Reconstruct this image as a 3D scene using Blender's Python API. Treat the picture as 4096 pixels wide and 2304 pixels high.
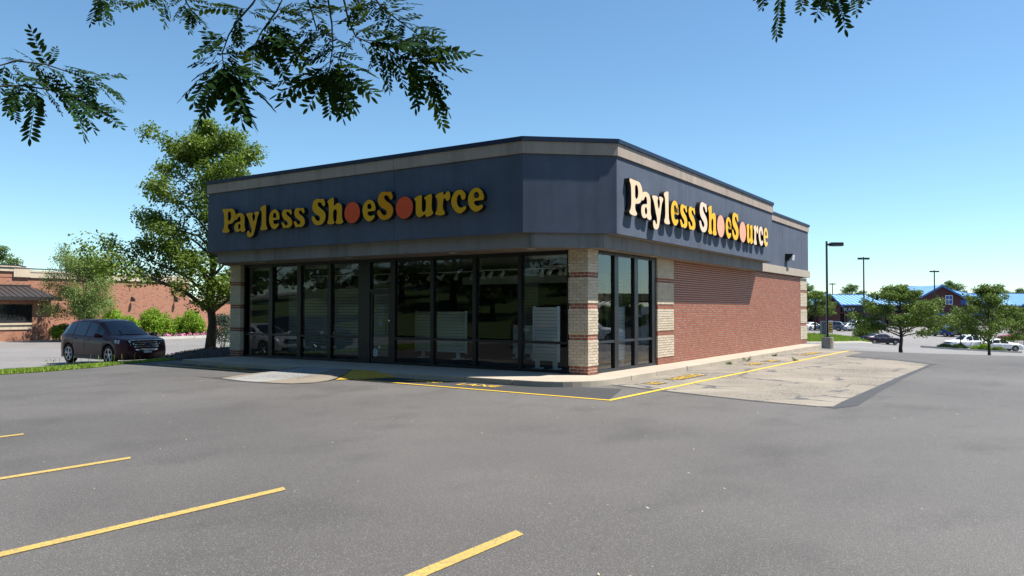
import bpy, bmesh, math, random
import numpy as np
from mathutils import Vector, Matrix, Euler

# ------------------------------------------------------------------ camera, sky, sun, exposure
scene = bpy.context.scene
for o in list(bpy.data.objects):
    bpy.data.objects.remove(o)
col = scene.collection

CAM = Vector((8.737, -16.356, 1.544))
YAW, PITCH, ROLL, FPX = -0.58733, 0.02716, 0.00135, 3138.3
cam_data = bpy.data.cameras.new('camera')
cam = bpy.data.objects.new('camera', cam_data)
col.objects.link(cam)
cam_data.sensor_width = 36.0
cam_data.lens = 36.0 * FPX / 4096.0
cam_data.clip_start = 0.05
cam_data.clip_end = 3000
fw = Vector((math.sin(YAW) * math.cos(PITCH), math.cos(YAW) * math.cos(PITCH), math.sin(PITCH)))
rt = Vector((math.cos(YAW), -math.sin(YAW), 0))
up = rt.cross(fw)
r2 = rt * math.cos(ROLL) + up * math.sin(ROLL)
u2 = -rt * math.sin(ROLL) + up * math.cos(ROLL)
cam.matrix_world = Matrix(((r2.x, u2.x, -fw.x, CAM.x), (r2.y, u2.y, -fw.y, CAM.y), (r2.z, u2.z, -fw.z, CAM.z), (0, 0, 0, 1)))
scene.camera = cam

SUN = Vector((1.0, 0.63, 2.2)).normalized()          # towards the sun
world = bpy.data.worlds.new('World')
scene.world = world
world.use_nodes = True
wn = world.node_tree
bg = wn.nodes['Background']
sky = wn.nodes.new('ShaderNodeTexSky')
sky.sky_type = 'NISHITA'
sky.sun_disc = False
sky.sun_elevation = math.asin(SUN.z)
sky.sun_rotation = math.atan2(SUN.x, SUN.y)
sky.altitude = 200
sky.air_density = 1.0
sky.dust_density = 0.0
sky.ozone_density = 4.0
tone = wn.nodes.new('ShaderNodeMix')
tone.data_type = 'RGBA'
tone.blend_type = 'MULTIPLY'
tone.inputs[0].default_value = 1.0
tone.inputs[7].default_value = (0.93, 1.11, 1.11, 1)          # clear, deep blue day, the same in every direction
wn.links.new(sky.outputs[0], tone.inputs[6])
wn.links.new(tone.outputs[2], bg.inputs[0])
bg.inputs[1].default_value = 0.076

sun_data = bpy.data.lights.new('sun', 'SUN')
sun_data.energy = 5.0
sun_data.angle = math.radians(0.53)
sun_data.color = (1.0, 0.955, 0.89)
sun = bpy.data.objects.new('sun', sun_data)
sun.rotation_euler = (-SUN).to_track_quat('-Z', 'Y').to_euler()
sun.location = SUN * 80
col.objects.link(sun)

vs = scene.view_settings
vs.view_transform = 'Standard'
vs.look = 'None'
vs.exposure = 1.0
vs.gamma = 1.0
vs.use_curve_mapping = False
scene.cycles.max_bounces = 8
scene.cycles.transparent_max_bounces = 24
scene.cycles.caustics_reflective = False
scene.cycles.caustics_refractive = False

rnd = random.Random(7)
nrs = np.random.RandomState(11)

# ------------------------------------------------------------------ traced shapes: sign letters (mm), locust twigs and leaves (m)
GLYPHS = {
 'P': [[[36,744],[243,737],[448,729],[533,704],[602,635],[640,546],[647,460],[606,376],[523,295],[422,263],[295,244],[284,169],[314,118],[366,77],[358,29],[290,4],[153,0],[32,25],[0,70],[39,112],[64,159],[88,256],[85,419],[74,573],[47,634],[17,664],[11,713]],[[339,633],[382,617],[414,550],[418,474],[394,400],[352,368],[315,373],[287,407],[281,505],[283,591],[305,628]]],
 'a': [[[77,545],[153,574],[253,587],[353,572],[436,523],[479,457],[489,350],[487,222],[500,136],[529,81],[519,29],[461,0],[379,2],[320,13],[282,44],[229,21],[137,12],[61,32],[18,88],[0,154],[7,218],[48,275],[124,308],[207,324],[282,330],[289,383],[272,449],[230,467],[188,443],[147,398],[89,369],[30,378],[54,441],[70,494]],[[250,249],[284,223],[296,169],[280,127],[241,108],[210,131],[193,186],[209,228]]],
 'y': [[[0,691],[57,725],[155,736],[269,735],[318,713],[327,670],[300,629],[312,565],[337,500],[362,476],[386,497],[409,559],[413,633],[375,677],[374,719],[430,747],[527,746],[591,731],[608,688],[584,653],[545,603],[514,521],[484,407],[446,284],[407,170],[368,77],[313,28],[232,0],[150,2],[85,34],[51,94],[50,158],[82,198],[139,206],[172,183],[205,144],[230,129],[254,152],[258,210],[244,274],[193,372],[143,481],[92,579],[42,636]]],
 'l': [[[229,743],[265,727],[272,669],[271,513],[274,336],[284,169],[309,106],[338,63],[326,22],[263,4],[153,0],[58,10],[17,44],[17,86],[48,121],[70,213],[71,370],[66,496],[52,570],[9,610],[0,647],[31,686],[110,723]]],
 's': [[[384,544],[414,516],[437,454],[443,403],[409,370],[379,377],[341,415],[303,448],[250,462],[217,444],[221,408],[266,369],[357,317],[425,252],[456,190],[457,109],[420,50],[346,9],[271,0],[188,13],[105,2],[75,19],[28,93],[0,156],[19,186],[72,191],[118,159],[157,116],[210,93],[247,101],[262,141],[239,183],[163,228],[86,279],[32,349],[16,421],[38,491],[90,539],[173,553],[294,533]]],
 'S': [[[454,730],[496,707],[527,641],[542,582],[526,529],[477,506],[442,520],[400,572],[357,615],[308,630],[265,617],[256,578],[288,531],[359,477],[443,427],[514,368],[556,287],[560,209],[530,123],[462,49],[364,10],[251,0],[152,23],[73,82],[22,154],[0,225],[21,273],[71,285],[114,262],[157,210],[207,157],[264,139],[320,155],[331,204],[291,255],[205,300],[105,361],[40,440],[21,521],[38,619],[94,704],[179,742],[271,744],[370,727]]],
 'h': [[[227,739],[255,720],[263,618],[264,531],[291,529],[338,564],[406,583],[474,578],[535,540],[567,470],[571,354],[569,229],[580,142],[614,82],[614,44],[574,13],[466,0],[371,12],[319,47],[323,81],[350,118],[362,224],[365,330],[351,384],[320,408],[279,399],[245,357],[235,271],[244,163],[268,104],[286,59],[255,22],[153,6],[56,19],[3,57],[0,91],[34,138],[51,224],[59,389],[51,517],[36,576],[1,628],[8,666],[63,696],[145,729]]],
 'e': [[[267,581],[344,556],[420,494],[465,407],[479,332],[466,277],[435,262],[321,260],[232,257],[200,239],[207,201],[245,165],[309,152],[366,162],[410,173],[442,153],[449,110],[411,66],[348,23],[272,0],[209,2],[131,46],[53,126],[14,223],[0,318],[19,411],[76,501],[165,565]],[[256,464],[300,442],[322,389],[314,348],[269,335],[212,346],[190,380],[198,431],[224,457]]],
 'u': [[[223,566],[254,551],[260,490],[255,368],[255,227],[268,165],[305,139],[341,155],[365,210],[373,294],[370,378],[351,426],[321,457],[327,494],[381,527],[465,553],[549,565],[571,549],[576,465],[572,316],[569,223],[587,157],[614,99],[606,63],[552,29],[468,2],[396,0],[366,18],[357,61],[329,58],[275,28],[214,4],[153,3],[91,36],[54,99],[41,204],[43,317],[38,403],[3,453],[0,481],[39,516],[125,552]]],
 'r': [[[245,579],[267,554],[271,517],[298,519],[339,562],[386,588],[432,577],[467,528],[473,455],[462,391],[421,349],[375,338],[340,350],[322,384],[299,406],[272,397],[256,333],[249,233],[257,158],[289,115],[309,72],[301,26],[248,4],[142,0],[60,13],[6,41],[0,79],[29,123],[53,173],[64,264],[58,385],[34,434],[0,469],[4,506],[57,543],[151,571]]],
 'c': [[[274,586],[354,563],[416,508],[447,447],[442,384],[417,336],[366,322],[321,339],[295,386],[280,437],[252,453],[218,438],[193,385],[184,313],[201,239],[242,181],[304,154],[355,160],[400,184],[440,185],[462,157],[457,112],[412,61],[344,20],[265,0],[197,16],[116,72],[47,159],[6,253],[0,345],[28,434],[91,521],[172,574]]],
}
SIGN_LAYOUT = [('P', 0.008, 0.001, 0.655, 0.746), ('a', 0.576, -0.011, 1.105, 0.576), ('y', 1.119, -0.186, 1.727, 0.561), ('l', 1.757, -0.016, 2.095, 0.727), ('e', 2.149, -0.006, 2.618, 0.572), ('s', 2.687, -0.01, 3.144, 0.543), ('s', 3.201, -0.017, 3.663, 0.546), ('S', 3.925, -0.006, 4.485, 0.739), ('h', 4.539, -0.018, 5.154, 0.721), ('O', 5.191, -0.028, 5.772, 0.556), ('e', 5.849, -0.014, 6.328, 0.567), ('S', 6.371, -0.014, 6.935, 0.735), ('O', 7.01, -0.026, 7.596, 0.557), ('u', 7.629, -0.017, 8.243, 0.549), ('r', 8.3, -0.014, 8.773, 0.574), ('c', 8.791, -0.007, 9.253, 0.579), ('e', 9.292, 0.003, 9.773, 0.588)]
TWIGS = [[[4.73,-14.7,2.569],[4.811,-14.595,2.586],[4.895,-14.486,2.576],[4.945,-14.4,2.545],[4.982,-14.321,2.503],[4.999,-14.257,2.473]],[[4.571,-14.636,2.698],[4.635,-14.543,2.748],[4.709,-14.441,2.744],[4.777,-14.342,2.712],[4.825,-14.257,2.678],[4.836,-14.197,2.663]],[[6.022,-14.2,2.904],[5.953,-14.192,2.858],[5.862,-14.198,2.802],[5.791,-14.192,2.753],[5.729,-14.179,2.686],[5.697,-14.145,2.617]],[[6.358,-14.148,2.845],[6.332,-14.113,2.817],[6.311,-14.072,2.734],[6.281,-14.037,2.656],[6.234,-14.013,2.568]],[[6.355,-14.064,2.875],[6.336,-14.023,2.83],[6.316,-13.982,2.776],[6.31,-13.932,2.721],[6.366,-13.842,2.691],[6.431,-13.745,2.661],[6.491,-13.651,2.601]],[[5.999,-14.043,2.963],[5.922,-14.039,2.881],[5.83,-14.045,2.806],[5.773,-14.03,2.77]],[[6.35,-13.896,2.934],[6.359,-13.835,2.879],[6.396,-13.757,2.83],[6.435,-13.677,2.788]],[[6.172,-14.1,2.904],[6.164,-14.051,2.827],[6.149,-14.005,2.755]],[[5.12,-14.457,3.046],[5.118,-14.404,3.004]],[[5.347,-14.306,3.047],[5.348,-14.251,3.013],[5.337,-14.206,2.996]],[[5.618,-14.296,2.962],[5.585,-14.265,2.922],[5.567,-14.224,2.897]],[[8.29,-13.381,2.703],[8.2,-13.388,2.698],[8.108,-13.397,2.705],[7.98,-13.431,2.716],[7.911,-13.425,2.751]]]
LEAVES = [[5.14,-14.424,2.459,5.301,-14.397,2.383],[5.091,-14.458,2.501,5.185,-14.38,2.453],[5.085,-14.497,2.511,5.201,-14.456,2.368],[4.955,-14.515,2.56,5.012,-14.442,2.456],[5.006,-14.516,2.544,5.136,-14.388,2.476],[4.945,-14.592,2.553,5.021,-14.67,2.312],[4.893,-14.592,2.565,4.931,-14.715,2.434],[4.928,-14.568,2.561,4.915,-14.469,2.498],[4.851,-14.62,2.573,4.847,-14.695,2.493],[4.784,-14.63,2.582,4.843,-14.67,2.448],[5.049,-14.315,2.602,4.964,-14.216,2.62],[4.998,-14.35,2.628,5.082,-14.301,2.547],[4.932,-14.395,2.664,4.941,-14.283,2.654],[4.866,-14.44,2.699,4.99,-14.364,2.662],[4.784,-14.46,2.726,4.774,-14.427,2.823],[4.763,-14.509,2.725,4.781,-14.608,2.766],[4.673,-14.535,2.743,4.561,-14.569,2.781],[4.83,-14.499,2.703,4.871,-14.354,2.62],[4.726,-14.534,2.725,4.807,-14.47,2.639],[4.66,-14.578,2.725,4.658,-14.501,2.664],[4.903,-14.45,2.681,4.819,-14.449,2.606],[4.954,-14.415,2.655,5.11,-14.443,2.528],[4.968,-14.37,2.646,4.93,-14.313,2.585],[4.638,-14.593,2.716,4.566,-14.61,2.661],[4.748,-14.519,2.721,4.912,-14.471,2.683],[4.759,-14.597,2.65,4.981,-14.594,2.589],[4.834,-14.597,2.586,4.857,-14.468,2.631],[4.943,-14.559,2.561,5.077,-14.477,2.542],[4.879,-14.601,2.569,4.874,-14.533,2.473],[5.041,-14.492,2.527,5.006,-14.396,2.519],[5.878,-14.287,2.629,5.71,-14.331,2.615],[5.878,-14.287,2.637,5.707,-14.271,2.701],[5.856,-14.266,2.615,5.721,-14.384,2.465],[5.879,-14.285,2.59,5.706,-14.305,2.566],[5.907,-14.301,2.573,5.808,-14.376,2.325],[5.908,-14.299,2.542,5.738,-14.271,2.408],[5.921,-14.308,2.538,5.866,-14.219,2.373],[5.883,-14.281,2.559,6.053,-14.287,2.352],[5.907,-14.3,2.565,6.109,-14.272,2.318],[5.881,-14.284,2.598,6.114,-14.211,2.418],[5.856,-14.266,2.623,5.915,-14.08,2.58],[5.88,-14.285,2.629,6.012,-14.217,2.624],[5.842,-14.259,2.659,5.896,-14.185,2.71],[5.895,-14.278,2.7,5.894,-14.339,2.655],[5.846,-14.254,2.58,5.807,-14.274,2.453],[5.883,-14.281,2.551,5.907,-14.296,2.402],[5.882,-14.282,2.582,5.97,-14.267,2.47],[5.819,-14.239,2.621,5.912,-14.146,2.515],[5.942,-14.249,2.77,5.885,-14.263,2.842],[5.929,-14.257,2.763,5.866,-14.172,2.745],[5.908,-14.186,2.837,5.788,-14.211,2.904],[5.878,-14.238,2.739,5.81,-14.148,2.721],[5.88,-14.114,2.726,5.761,-14.081,2.698],[5.904,-14.133,2.724,5.861,-14.006,2.675],[5.887,-14.11,2.75,5.96,-14.005,2.65],[5.894,-14.106,2.767,6.084,-14.081,2.648],[5.901,-14.102,2.775,5.882,-14.006,2.901],[5.915,-14.093,2.791,5.929,-13.938,2.793],[5.929,-14.084,2.816,5.97,-13.93,2.812],[5.943,-14.076,2.84,6.052,-13.982,2.831],[5.957,-14.067,2.865,5.982,-13.986,2.928],[5.908,-14.097,2.783,5.91,-14.187,2.78],[5.936,-14.08,2.832,5.804,-14.066,2.898],[5.971,-14.059,2.889,5.908,-14.079,2.938],[5.911,-14.129,2.732,6.048,-14.099,2.561],[5.901,-14.101,2.767,6.125,-14.086,2.664],[5.964,-14.063,2.873,5.981,-13.942,2.9],[5.88,-14.114,2.726,5.795,-14.016,2.684],[5.934,-14.048,2.876,5.953,-14.164,2.851],[5.922,-14.089,2.799,5.892,-14.012,2.727],[5.922,-14.089,2.808,6.021,-14.048,2.726],[6.215,-14.065,2.724,6.232,-14.16,2.615],[6.215,-14.065,2.732,6.127,-14.187,2.674],[6.203,-14.075,2.786,6.096,-14.061,2.749],[6.197,-14.08,2.81,6.183,-13.973,2.799],[6.184,-14.09,2.857,6.231,-14.199,2.765],[6.209,-14.07,2.755,6.245,-14.009,2.727],[6.197,-14.08,2.81,6.326,-14.138,2.825],[6.215,-14.065,2.732,6.064,-14.094,2.616],[6.366,-14.132,2.523,6.213,-14.284,2.424],[6.366,-14.132,2.515,6.12,-14.174,2.433],[6.342,-14.114,2.524,6.153,-14.089,2.531],[6.363,-14.134,2.515,6.332,-14.149,2.396],[6.363,-14.134,2.515,6.267,-14.037,2.375],[6.363,-14.134,2.519,6.462,-14.122,2.338],[6.367,-14.132,2.53,6.543,-14.142,2.359],[6.348,-14.111,2.562,6.476,-13.99,2.433],[6.373,-14.129,2.575,6.595,-14.126,2.485],[6.376,-14.128,2.59,6.517,-14.128,2.55],[6.354,-14.108,2.607,6.269,-14.192,2.547],[6.376,-14.129,2.613,6.277,-14.161,2.63],[6.374,-14.131,2.65,6.501,-14.153,2.59],[6.353,-14.111,2.675,6.369,-14.243,2.648],[6.372,-14.135,2.71,6.356,-14.032,2.761],[6.369,-14.137,2.733,6.363,-14.201,2.759],[6.367,-14.14,2.755,6.327,-14.025,2.832],[6.348,-14.11,2.554,6.357,-13.975,2.392],[6.373,-14.129,2.568,6.273,-14.233,2.542],[6.366,-14.132,2.523,6.417,-14.109,2.445],[6.37,-14.131,2.538,6.305,-14.164,2.449],[6.374,-14.13,2.583,6.458,-14.025,2.489],[6.518,-13.685,2.588,6.533,-13.637,2.357],[6.505,-13.694,2.596,6.588,-13.614,2.428],[6.483,-13.744,2.628,6.453,-13.72,2.433],[6.431,-13.745,2.661,6.471,-13.575,2.487],[6.485,-13.708,2.62,6.591,-13.632,2.523],[6.431,-13.745,2.661,6.663,-13.612,2.631],[6.451,-13.732,2.653,6.587,-13.574,2.713],[6.417,-13.79,2.668,6.629,-13.732,2.702],[6.383,-13.813,2.684,6.599,-13.733,2.739],[6.386,-13.863,2.682,6.332,-13.745,2.545],[6.386,-13.863,2.682,6.543,-13.753,2.728],[6.367,-13.911,2.692,6.469,-13.824,2.561],[6.36,-13.916,2.7,6.622,-13.893,2.649],[6.358,-13.969,2.701,6.491,-13.908,2.724],[6.352,-13.973,2.701,6.421,-13.899,2.605],[6.346,-13.978,2.716,6.518,-14.014,2.725],[6.333,-13.988,2.748,6.391,-13.915,2.822],[6.348,-14.013,2.768,6.383,-13.951,2.844],[6.342,-14.018,2.799,6.476,-14.068,2.816],[6.352,-13.974,2.708,6.281,-13.979,2.657],[6.426,-13.836,2.662,6.489,-13.799,2.499],[6.386,-13.863,2.686,6.305,-13.858,2.604],[6.443,-13.807,2.659,6.56,-13.772,2.559],[6.37,-13.892,2.689,6.452,-13.77,2.634],[6.426,-13.666,2.793,6.484,-13.552,2.79],[6.399,-13.685,2.818,6.588,-13.707,2.773],[6.386,-13.746,2.835,6.537,-13.783,2.833],[6.386,-13.746,2.835,6.453,-13.646,2.827],[6.353,-13.769,2.868,6.356,-13.625,2.957],[6.339,-13.814,2.89,6.444,-13.823,2.905],[6.352,-13.805,2.874,6.441,-13.758,2.837],[6.319,-13.828,2.914,6.267,-13.833,2.875],[6.339,-13.814,2.89,6.363,-13.851,2.791],[6.379,-13.786,2.849,6.388,-13.819,2.747],[6.419,-13.758,2.817,6.437,-13.802,2.718],[6.441,-13.708,2.786,6.503,-13.705,2.7],[6.299,-13.843,2.947,6.356,-13.774,2.933],[6.372,-13.706,2.927,6.476,-13.699,2.915],[5.154,-14.432,2.995,5.177,-14.451,2.864],[5.161,-14.427,2.987,5.133,-14.358,2.92],[5.165,-14.425,2.987,5.295,-14.481,2.839],[5.176,-14.418,2.995,5.214,-14.369,2.943],[5.388,-14.276,2.996,5.317,-14.249,2.968],[5.409,-14.261,2.97,5.489,-14.265,2.884],[5.402,-14.266,2.979,5.485,-14.294,2.837],[5.388,-14.276,2.996,5.199,-14.307,2.984],[5.644,-14.276,2.864,5.697,-14.319,2.758],[5.644,-14.276,2.864,5.769,-14.288,2.782],[5.631,-14.286,2.889,5.713,-14.25,2.85],[5.624,-14.29,2.905,5.528,-14.29,2.859],[5.637,-14.281,2.881,5.69,-14.368,2.793],[5.624,-14.291,2.913,5.712,-14.287,2.879],[5.618,-14.296,2.938,5.609,-14.352,2.888],[5.624,-14.291,2.922,5.644,-14.174,2.939],[8.013,-13.563,2.657,7.99,-13.593,2.502],[8.084,-13.516,2.67,8.047,-13.428,2.631],[8.127,-13.487,2.663,8.137,-13.581,2.548],[8.155,-13.383,2.693,8.189,-13.408,2.579],[8.222,-13.338,2.7,8.214,-13.295,2.648],[7.96,-13.599,2.676,7.926,-13.501,2.649],[8.094,-13.476,2.688,8.053,-13.516,2.624],[8.194,-13.357,2.7,8.261,-13.396,2.632],[8.144,-13.477,2.67,8.174,-13.572,2.567]]
# ------------------------------------------------------------------ helpers: materials
MATS = {}


def node_mat(name):
    m = bpy.data.materials.new(name)
    m.use_nodes = True
    MATS[name] = m
    nt = m.node_tree
    return m, nt, nt.nodes['Principled BSDF']


def N(nt, t, **kw):
    n = nt.nodes.new(t)
    for k, v in kw.items():
        if k.startswith('i_'):
            n.inputs[int(k[2:]) if k[2:].isdigit() else k[2:]].default_value = v
        else:
            setattr(n, k, v)
    return n


def coords(nt, scale=(1, 1, 1), space='pos'):
    mp = N(nt, 'ShaderNodeMapping')
    mp.inputs['Scale'].default_value = scale
    if space == 'pos':
        g = N(nt, 'ShaderNodeNewGeometry')
        nt.links.new(g.outputs['Position'], mp.inputs['Vector'])
    else:
        g = N(nt, 'ShaderNodeTexCoord')
        nt.links.new(g.outputs['Object'], mp.inputs['Vector'])
    return mp.outputs[0]


def noise(nt, vec, scale, detail=4, rough=0.55, lo=0.3, hi=0.7):
    n = N(nt, 'ShaderNodeTexNoise')
    n.inputs['Scale'].default_value = scale
    n.inputs['Detail'].default_value = detail
    n.inputs['Roughness'].default_value = rough
    nt.links.new(vec, n.inputs['Vector'])
    r = N(nt, 'ShaderNodeMapRange')
    r.inputs[1].default_value = lo
    r.inputs[2].default_value = hi
    nt.links.new(n.outputs[0], r.inputs[0])
    return r.outputs[0]


def mix(nt, fac, a, b, blend='MIX'):
    m = N(nt, 'ShaderNodeMix', data_type='RGBA', blend_type=blend)
    for s, v in ((0, fac), (6, a), (7, b)):
        if hasattr(v, 'is_output'):
            nt.links.new(v, m.inputs[s])
        else:
            m.inputs[s].default_value = v if s == 0 else (*v, 1)
    return m.outputs[2]


def math_n(nt, op, a, b):
    m = N(nt, 'ShaderNodeMath', operation=op)
    for s, v in ((0, a), (1, b)):
        if hasattr(v, 'is_output'):
            nt.links.new(v, m.inputs[s])
        else:
            m.inputs[s].default_value = v
    return m.outputs[0]


def bump(nt, bs, h, strength, dist=0.01):
    b = N(nt, 'ShaderNodeBump')
    b.inputs['Strength'].default_value = strength
    b.inputs['Distance'].default_value = dist
    nt.links.new(h, b.inputs['Height'])
    nt.links.new(b.outputs[0], bs.inputs['Normal'])


def simple(name, c, rough=0.6, metal=0.0, var=0.0, vscale=3.0, spec=None, coat=0.0, bmp=0.0, bscale=60, space='pos', stretch=(1, 1, 1)):
    m, nt, bs = node_mat(name)
    bs.inputs['Base Color'].default_value = (*c, 1)
    bs.inputs['Roughness'].default_value = rough
    bs.inputs['Metallic'].default_value = metal
    if spec is not None:
        bs.inputs['Specular IOR Level'].default_value = spec
    bs.inputs['Coat Weight'].default_value = coat
    bs.inputs['Coat Roughness'].default_value = 0.05
    if var or bmp:
        v = coords(nt, stretch, space)
    if var:
        f = noise(nt, v, vscale, 5, 0.6)
        nt.links.new(mix(nt, f, tuple(x * (1 - var) for x in c), tuple(min(1, x * (1 + var)) for x in c)), bs.inputs['Base Color'])
    if bmp:
        bump(nt, bs, noise(nt, v, bscale, 3, 0.6, 0, 1), bmp)
    return m


def tinted(name, c1, c2, rough=0.8, leaf=False, bmp=0.0, wear=None):
    """colour from the per-piece attribute 'tint' (plus the object's own random number)"""
    m, nt, bs = node_mat(name)
    at = N(nt, 'ShaderNodeAttribute', attribute_name='tint')
    oi = N(nt, 'ShaderNodeObjectInfo')
    f = math_n(nt, 'FRACT', math_n(nt, 'ADD', at.outputs['Fac'], oi.outputs['Random']), 0)
    c = mix(nt, f, c1, c2)
    if wear:
        c = mix(nt, noise(nt, coords(nt), wear[0], 4, 0.6, wear[2], wear[3]), c, wear[1])
    if not leaf:
        c = mix(nt, noise(nt, coords(nt), 25, 4, 0.7, 0.25, 0.75), c, (0.5, 0.5, 0.5), 'OVERLAY') if bmp else c
    nt.links.new(c, bs.inputs['Base Color'])
    bs.inputs['Roughness'].default_value = rough
    if bmp:
        bump(nt, bs, noise(nt, coords(nt), 140, 3, 0.6, 0, 1), bmp, 0.004)
    if leaf:
        bs.inputs['Specular IOR Level'].default_value = 0.2
        tr = N(nt, 'ShaderNodeBsdfTranslucent')
        nt.links.new(mix(nt, 0.5, c, (0.22, 0.34, 0.03)), tr.inputs[0])
        mx = N(nt, 'ShaderNodeMixShader')
        mx.inputs[0].default_value = leaf
        nt.links.new(bs.outputs[0], mx.inputs[1])
        nt.links.new(tr.outputs[0], mx.inputs[2])
        nt.links.new(mx.outputs[0], nt.nodes['Material Output'].inputs[0])
    return m


def glass_mat(name, tint, ior=1.6, wavy=0.0):
    m, nt, bs = node_mat(name)
    nt.nodes.remove(bs)
    tr = N(nt, 'ShaderNodeBsdfTransparent')
    tr.inputs[0].default_value = (*tint, 1)
    gl = N(nt, 'ShaderNodeBsdfGlossy')
    gl.inputs['Roughness'].default_value = 0.0
    gl.inputs['Color'].default_value = (0.95, 0.97, 1, 1)
    fr = N(nt, 'ShaderNodeFresnel')
    fr.inputs[0].default_value = ior
    mx = N(nt, 'ShaderNodeMixShader')
    nt.links.new(fr.outputs[0], mx.inputs[0])
    nt.links.new(tr.outputs[0], mx.inputs[1])
    nt.links.new(gl.outputs[0], mx.inputs[2])
    if wavy:
        b = N(nt, 'ShaderNodeBump')
        b.inputs['Strength'].default_value = wavy
        b.inputs['Distance'].default_value = 0.004
        nt.links.new(noise(nt, coords(nt), 2.2, 2, 0.4, 0, 1), b.inputs['Height'])
        nt.links.new(b.outputs[0], gl.inputs['Normal'])
    nt.links.new(mx.outputs[0], nt.nodes['Material Output'].inputs[0])
    return m


# ------------------------------------------------------------------ helpers: meshes and objects
class MB:
    def __init__(self):
        self.v, self.f, self.t = [], [], []

    def add(self, verts, faces, tint=0.0):
        n = len(self.v)
        self.v += [tuple(p) for p in verts]
        self.f += [tuple(i + n for i in q) for q in faces]
        self.t += [tint] * len(faces)
        return self

    def box(self, x0, x1, y0, y1, z0, z1, tint=0.0):
        return self.add([(x0, y0, z0), (x1, y0, z0), (x1, y1, z0), (x0, y1, z0), (x0, y0, z1), (x1, y0, z1), (x1, y1, z1), (x0, y1, z1)],
                        [(0, 3, 2, 1), (4, 5, 6, 7), (0, 1, 5, 4), (1, 2, 6, 5), (2, 3, 7, 6), (3, 0, 4, 7)], tint)

    def prism(self, poly, z0, z1, tint=0.0):
        n = len(poly)
        vs_ = [(p[0], p[1], z0) for p in poly] + [(p[0], p[1], z1) for p in poly]
        fs = [tuple(range(n))[::-1], tuple(range(n, 2 * n))] + [(i, (i + 1) % n, n + (i + 1) % n, n + i) for i in range(n)]
        return self.add(vs_, fs, tint)

    def tube(self, pts, rad, seg=6, cap=True, tint=0.0):
        pts = [Vector(p) for p in pts]
        if not hasattr(rad, '__len__'):
            rad = [rad] * len(pts)
        vs_, fs = [], []
        d0 = None
        for i, p in enumerate(pts):
            d = (pts[min(i + 1, len(pts) - 1)] - pts[max(i - 1, 0)]).normalized()
            if d0 is None:
                a = d.orthogonal().normalized()
            else:
                a = (a - d * a.dot(d)).normalized()
            d0 = d
            b = d.cross(a)
            for k in range(seg):
                t = 2 * math.pi * k / seg
                vs_.append(p + (a * math.cos(t) + b * math.sin(t)) * rad[i])
        for i in range(len(pts) - 1):
            for k in range(seg):
                k2 = (k + 1) % seg
                fs.append((i * seg + k, i * seg + k2, (i + 1) * seg + k2, (i + 1) * seg + k))
        if cap:
            fs.append(tuple(range(seg))[::-1])
            fs.append(tuple(range((len(pts) - 1) * seg, len(pts) * seg)))
        return self.add(vs_, fs, tint)

    def disc(self, c, r, axis='y', seg=20, depth=0.05, rx=None):
        vs_ = []
        rx = rx or r
        for s in (0, 1):
            for k in range(seg):
                t = 2 * math.pi * k / seg
                a, b = rx * math.cos(t), r * math.sin(t)
                if axis == 'y':
                    vs_.append((c[0] + a, c[1] + s * depth, c[2] + b))
                elif axis == 'x':
                    vs_.append((c[0] + s * depth, c[1] + a, c[2] + b))
                else:
                    vs_.append((c[0] + a, c[1] + b, c[2] + s * depth))
        fs = [tuple(range(seg))[::-1], tuple(range(seg, 2 * seg))] + [(k, (k + 1) % seg, seg + (k + 1) % seg, seg + k) for k in range(seg)]
        return self.add(vs_, fs)

    def mesh(self, name, mat, off=(0, 0, 0), smooth=False, tint=False):
        me = bpy.data.meshes.new(name)
        ox, oy, oz = off
        me.from_pydata([(p[0] - ox, p[1] - oy, p[2] - oz) for p in self.v], [], self.f)
        if tint:
            a = me.attributes.new('tint', 'FLOAT', 'FACE')
            a.data.foreach_set('value', np.array(self.t, np.float32))
        if smooth:
            me.polygons.foreach_set('use_smooth', [True] * len(me.polygons))
        me.materials.append(MATS[mat] if isinstance(mat, str) else mat)
        return me


def link(name, data, parent=None, label=None, cat=None, group=None, kind=None, loc=None, rot=None):
    o = bpy.data.objects.new(name, data)
    col.objects.link(o)
    if parent is not None:
        o.parent = parent
    if loc is not None:
        o.location = loc
    if rot is not None:
        o.rotation_euler = rot
    for k, v in (('label', label), ('category', cat), ('group', group), ('kind', kind)):
        if v:
            o[k] = v
    return o


def thing(name, label, cat, loc=(0, 0, 0), rotz=0.0, group=None):
    return link(name, None, None, label, cat, group, None, loc, (0, 0, rotz))


def part(name, mb, mat, parent, local=False, smooth=False, tint=False, label=None, kind=None, bevel=0.0):
    """a part of `parent`; vertices are in world coordinates unless local"""
    off = (0, 0, 0)
    if not local and parent is not None:
        p = parent
        off = Vector((0, 0, 0))
        while p is not None:
            off = off + p.location
            p = p.parent
    o = link(name, mb.mesh(name, mat, off, smooth, tint), parent, label, None, None, kind)
    if bevel:
        bv(o, bevel)
    return o


def bv(o, w, seg=2):
    m = o.modifiers.new('bevel', 'BEVEL')
    m.width = w
    m.segments = seg
    m.limit_method = 'ANGLE'
    return o


def copy_tree(o, parent=None):
    c = o.copy()
    col.objects.link(c)
    c.parent = parent
    for ch in [x for x in o.children]:
        copy_tree(ch, c)
    return c


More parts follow.
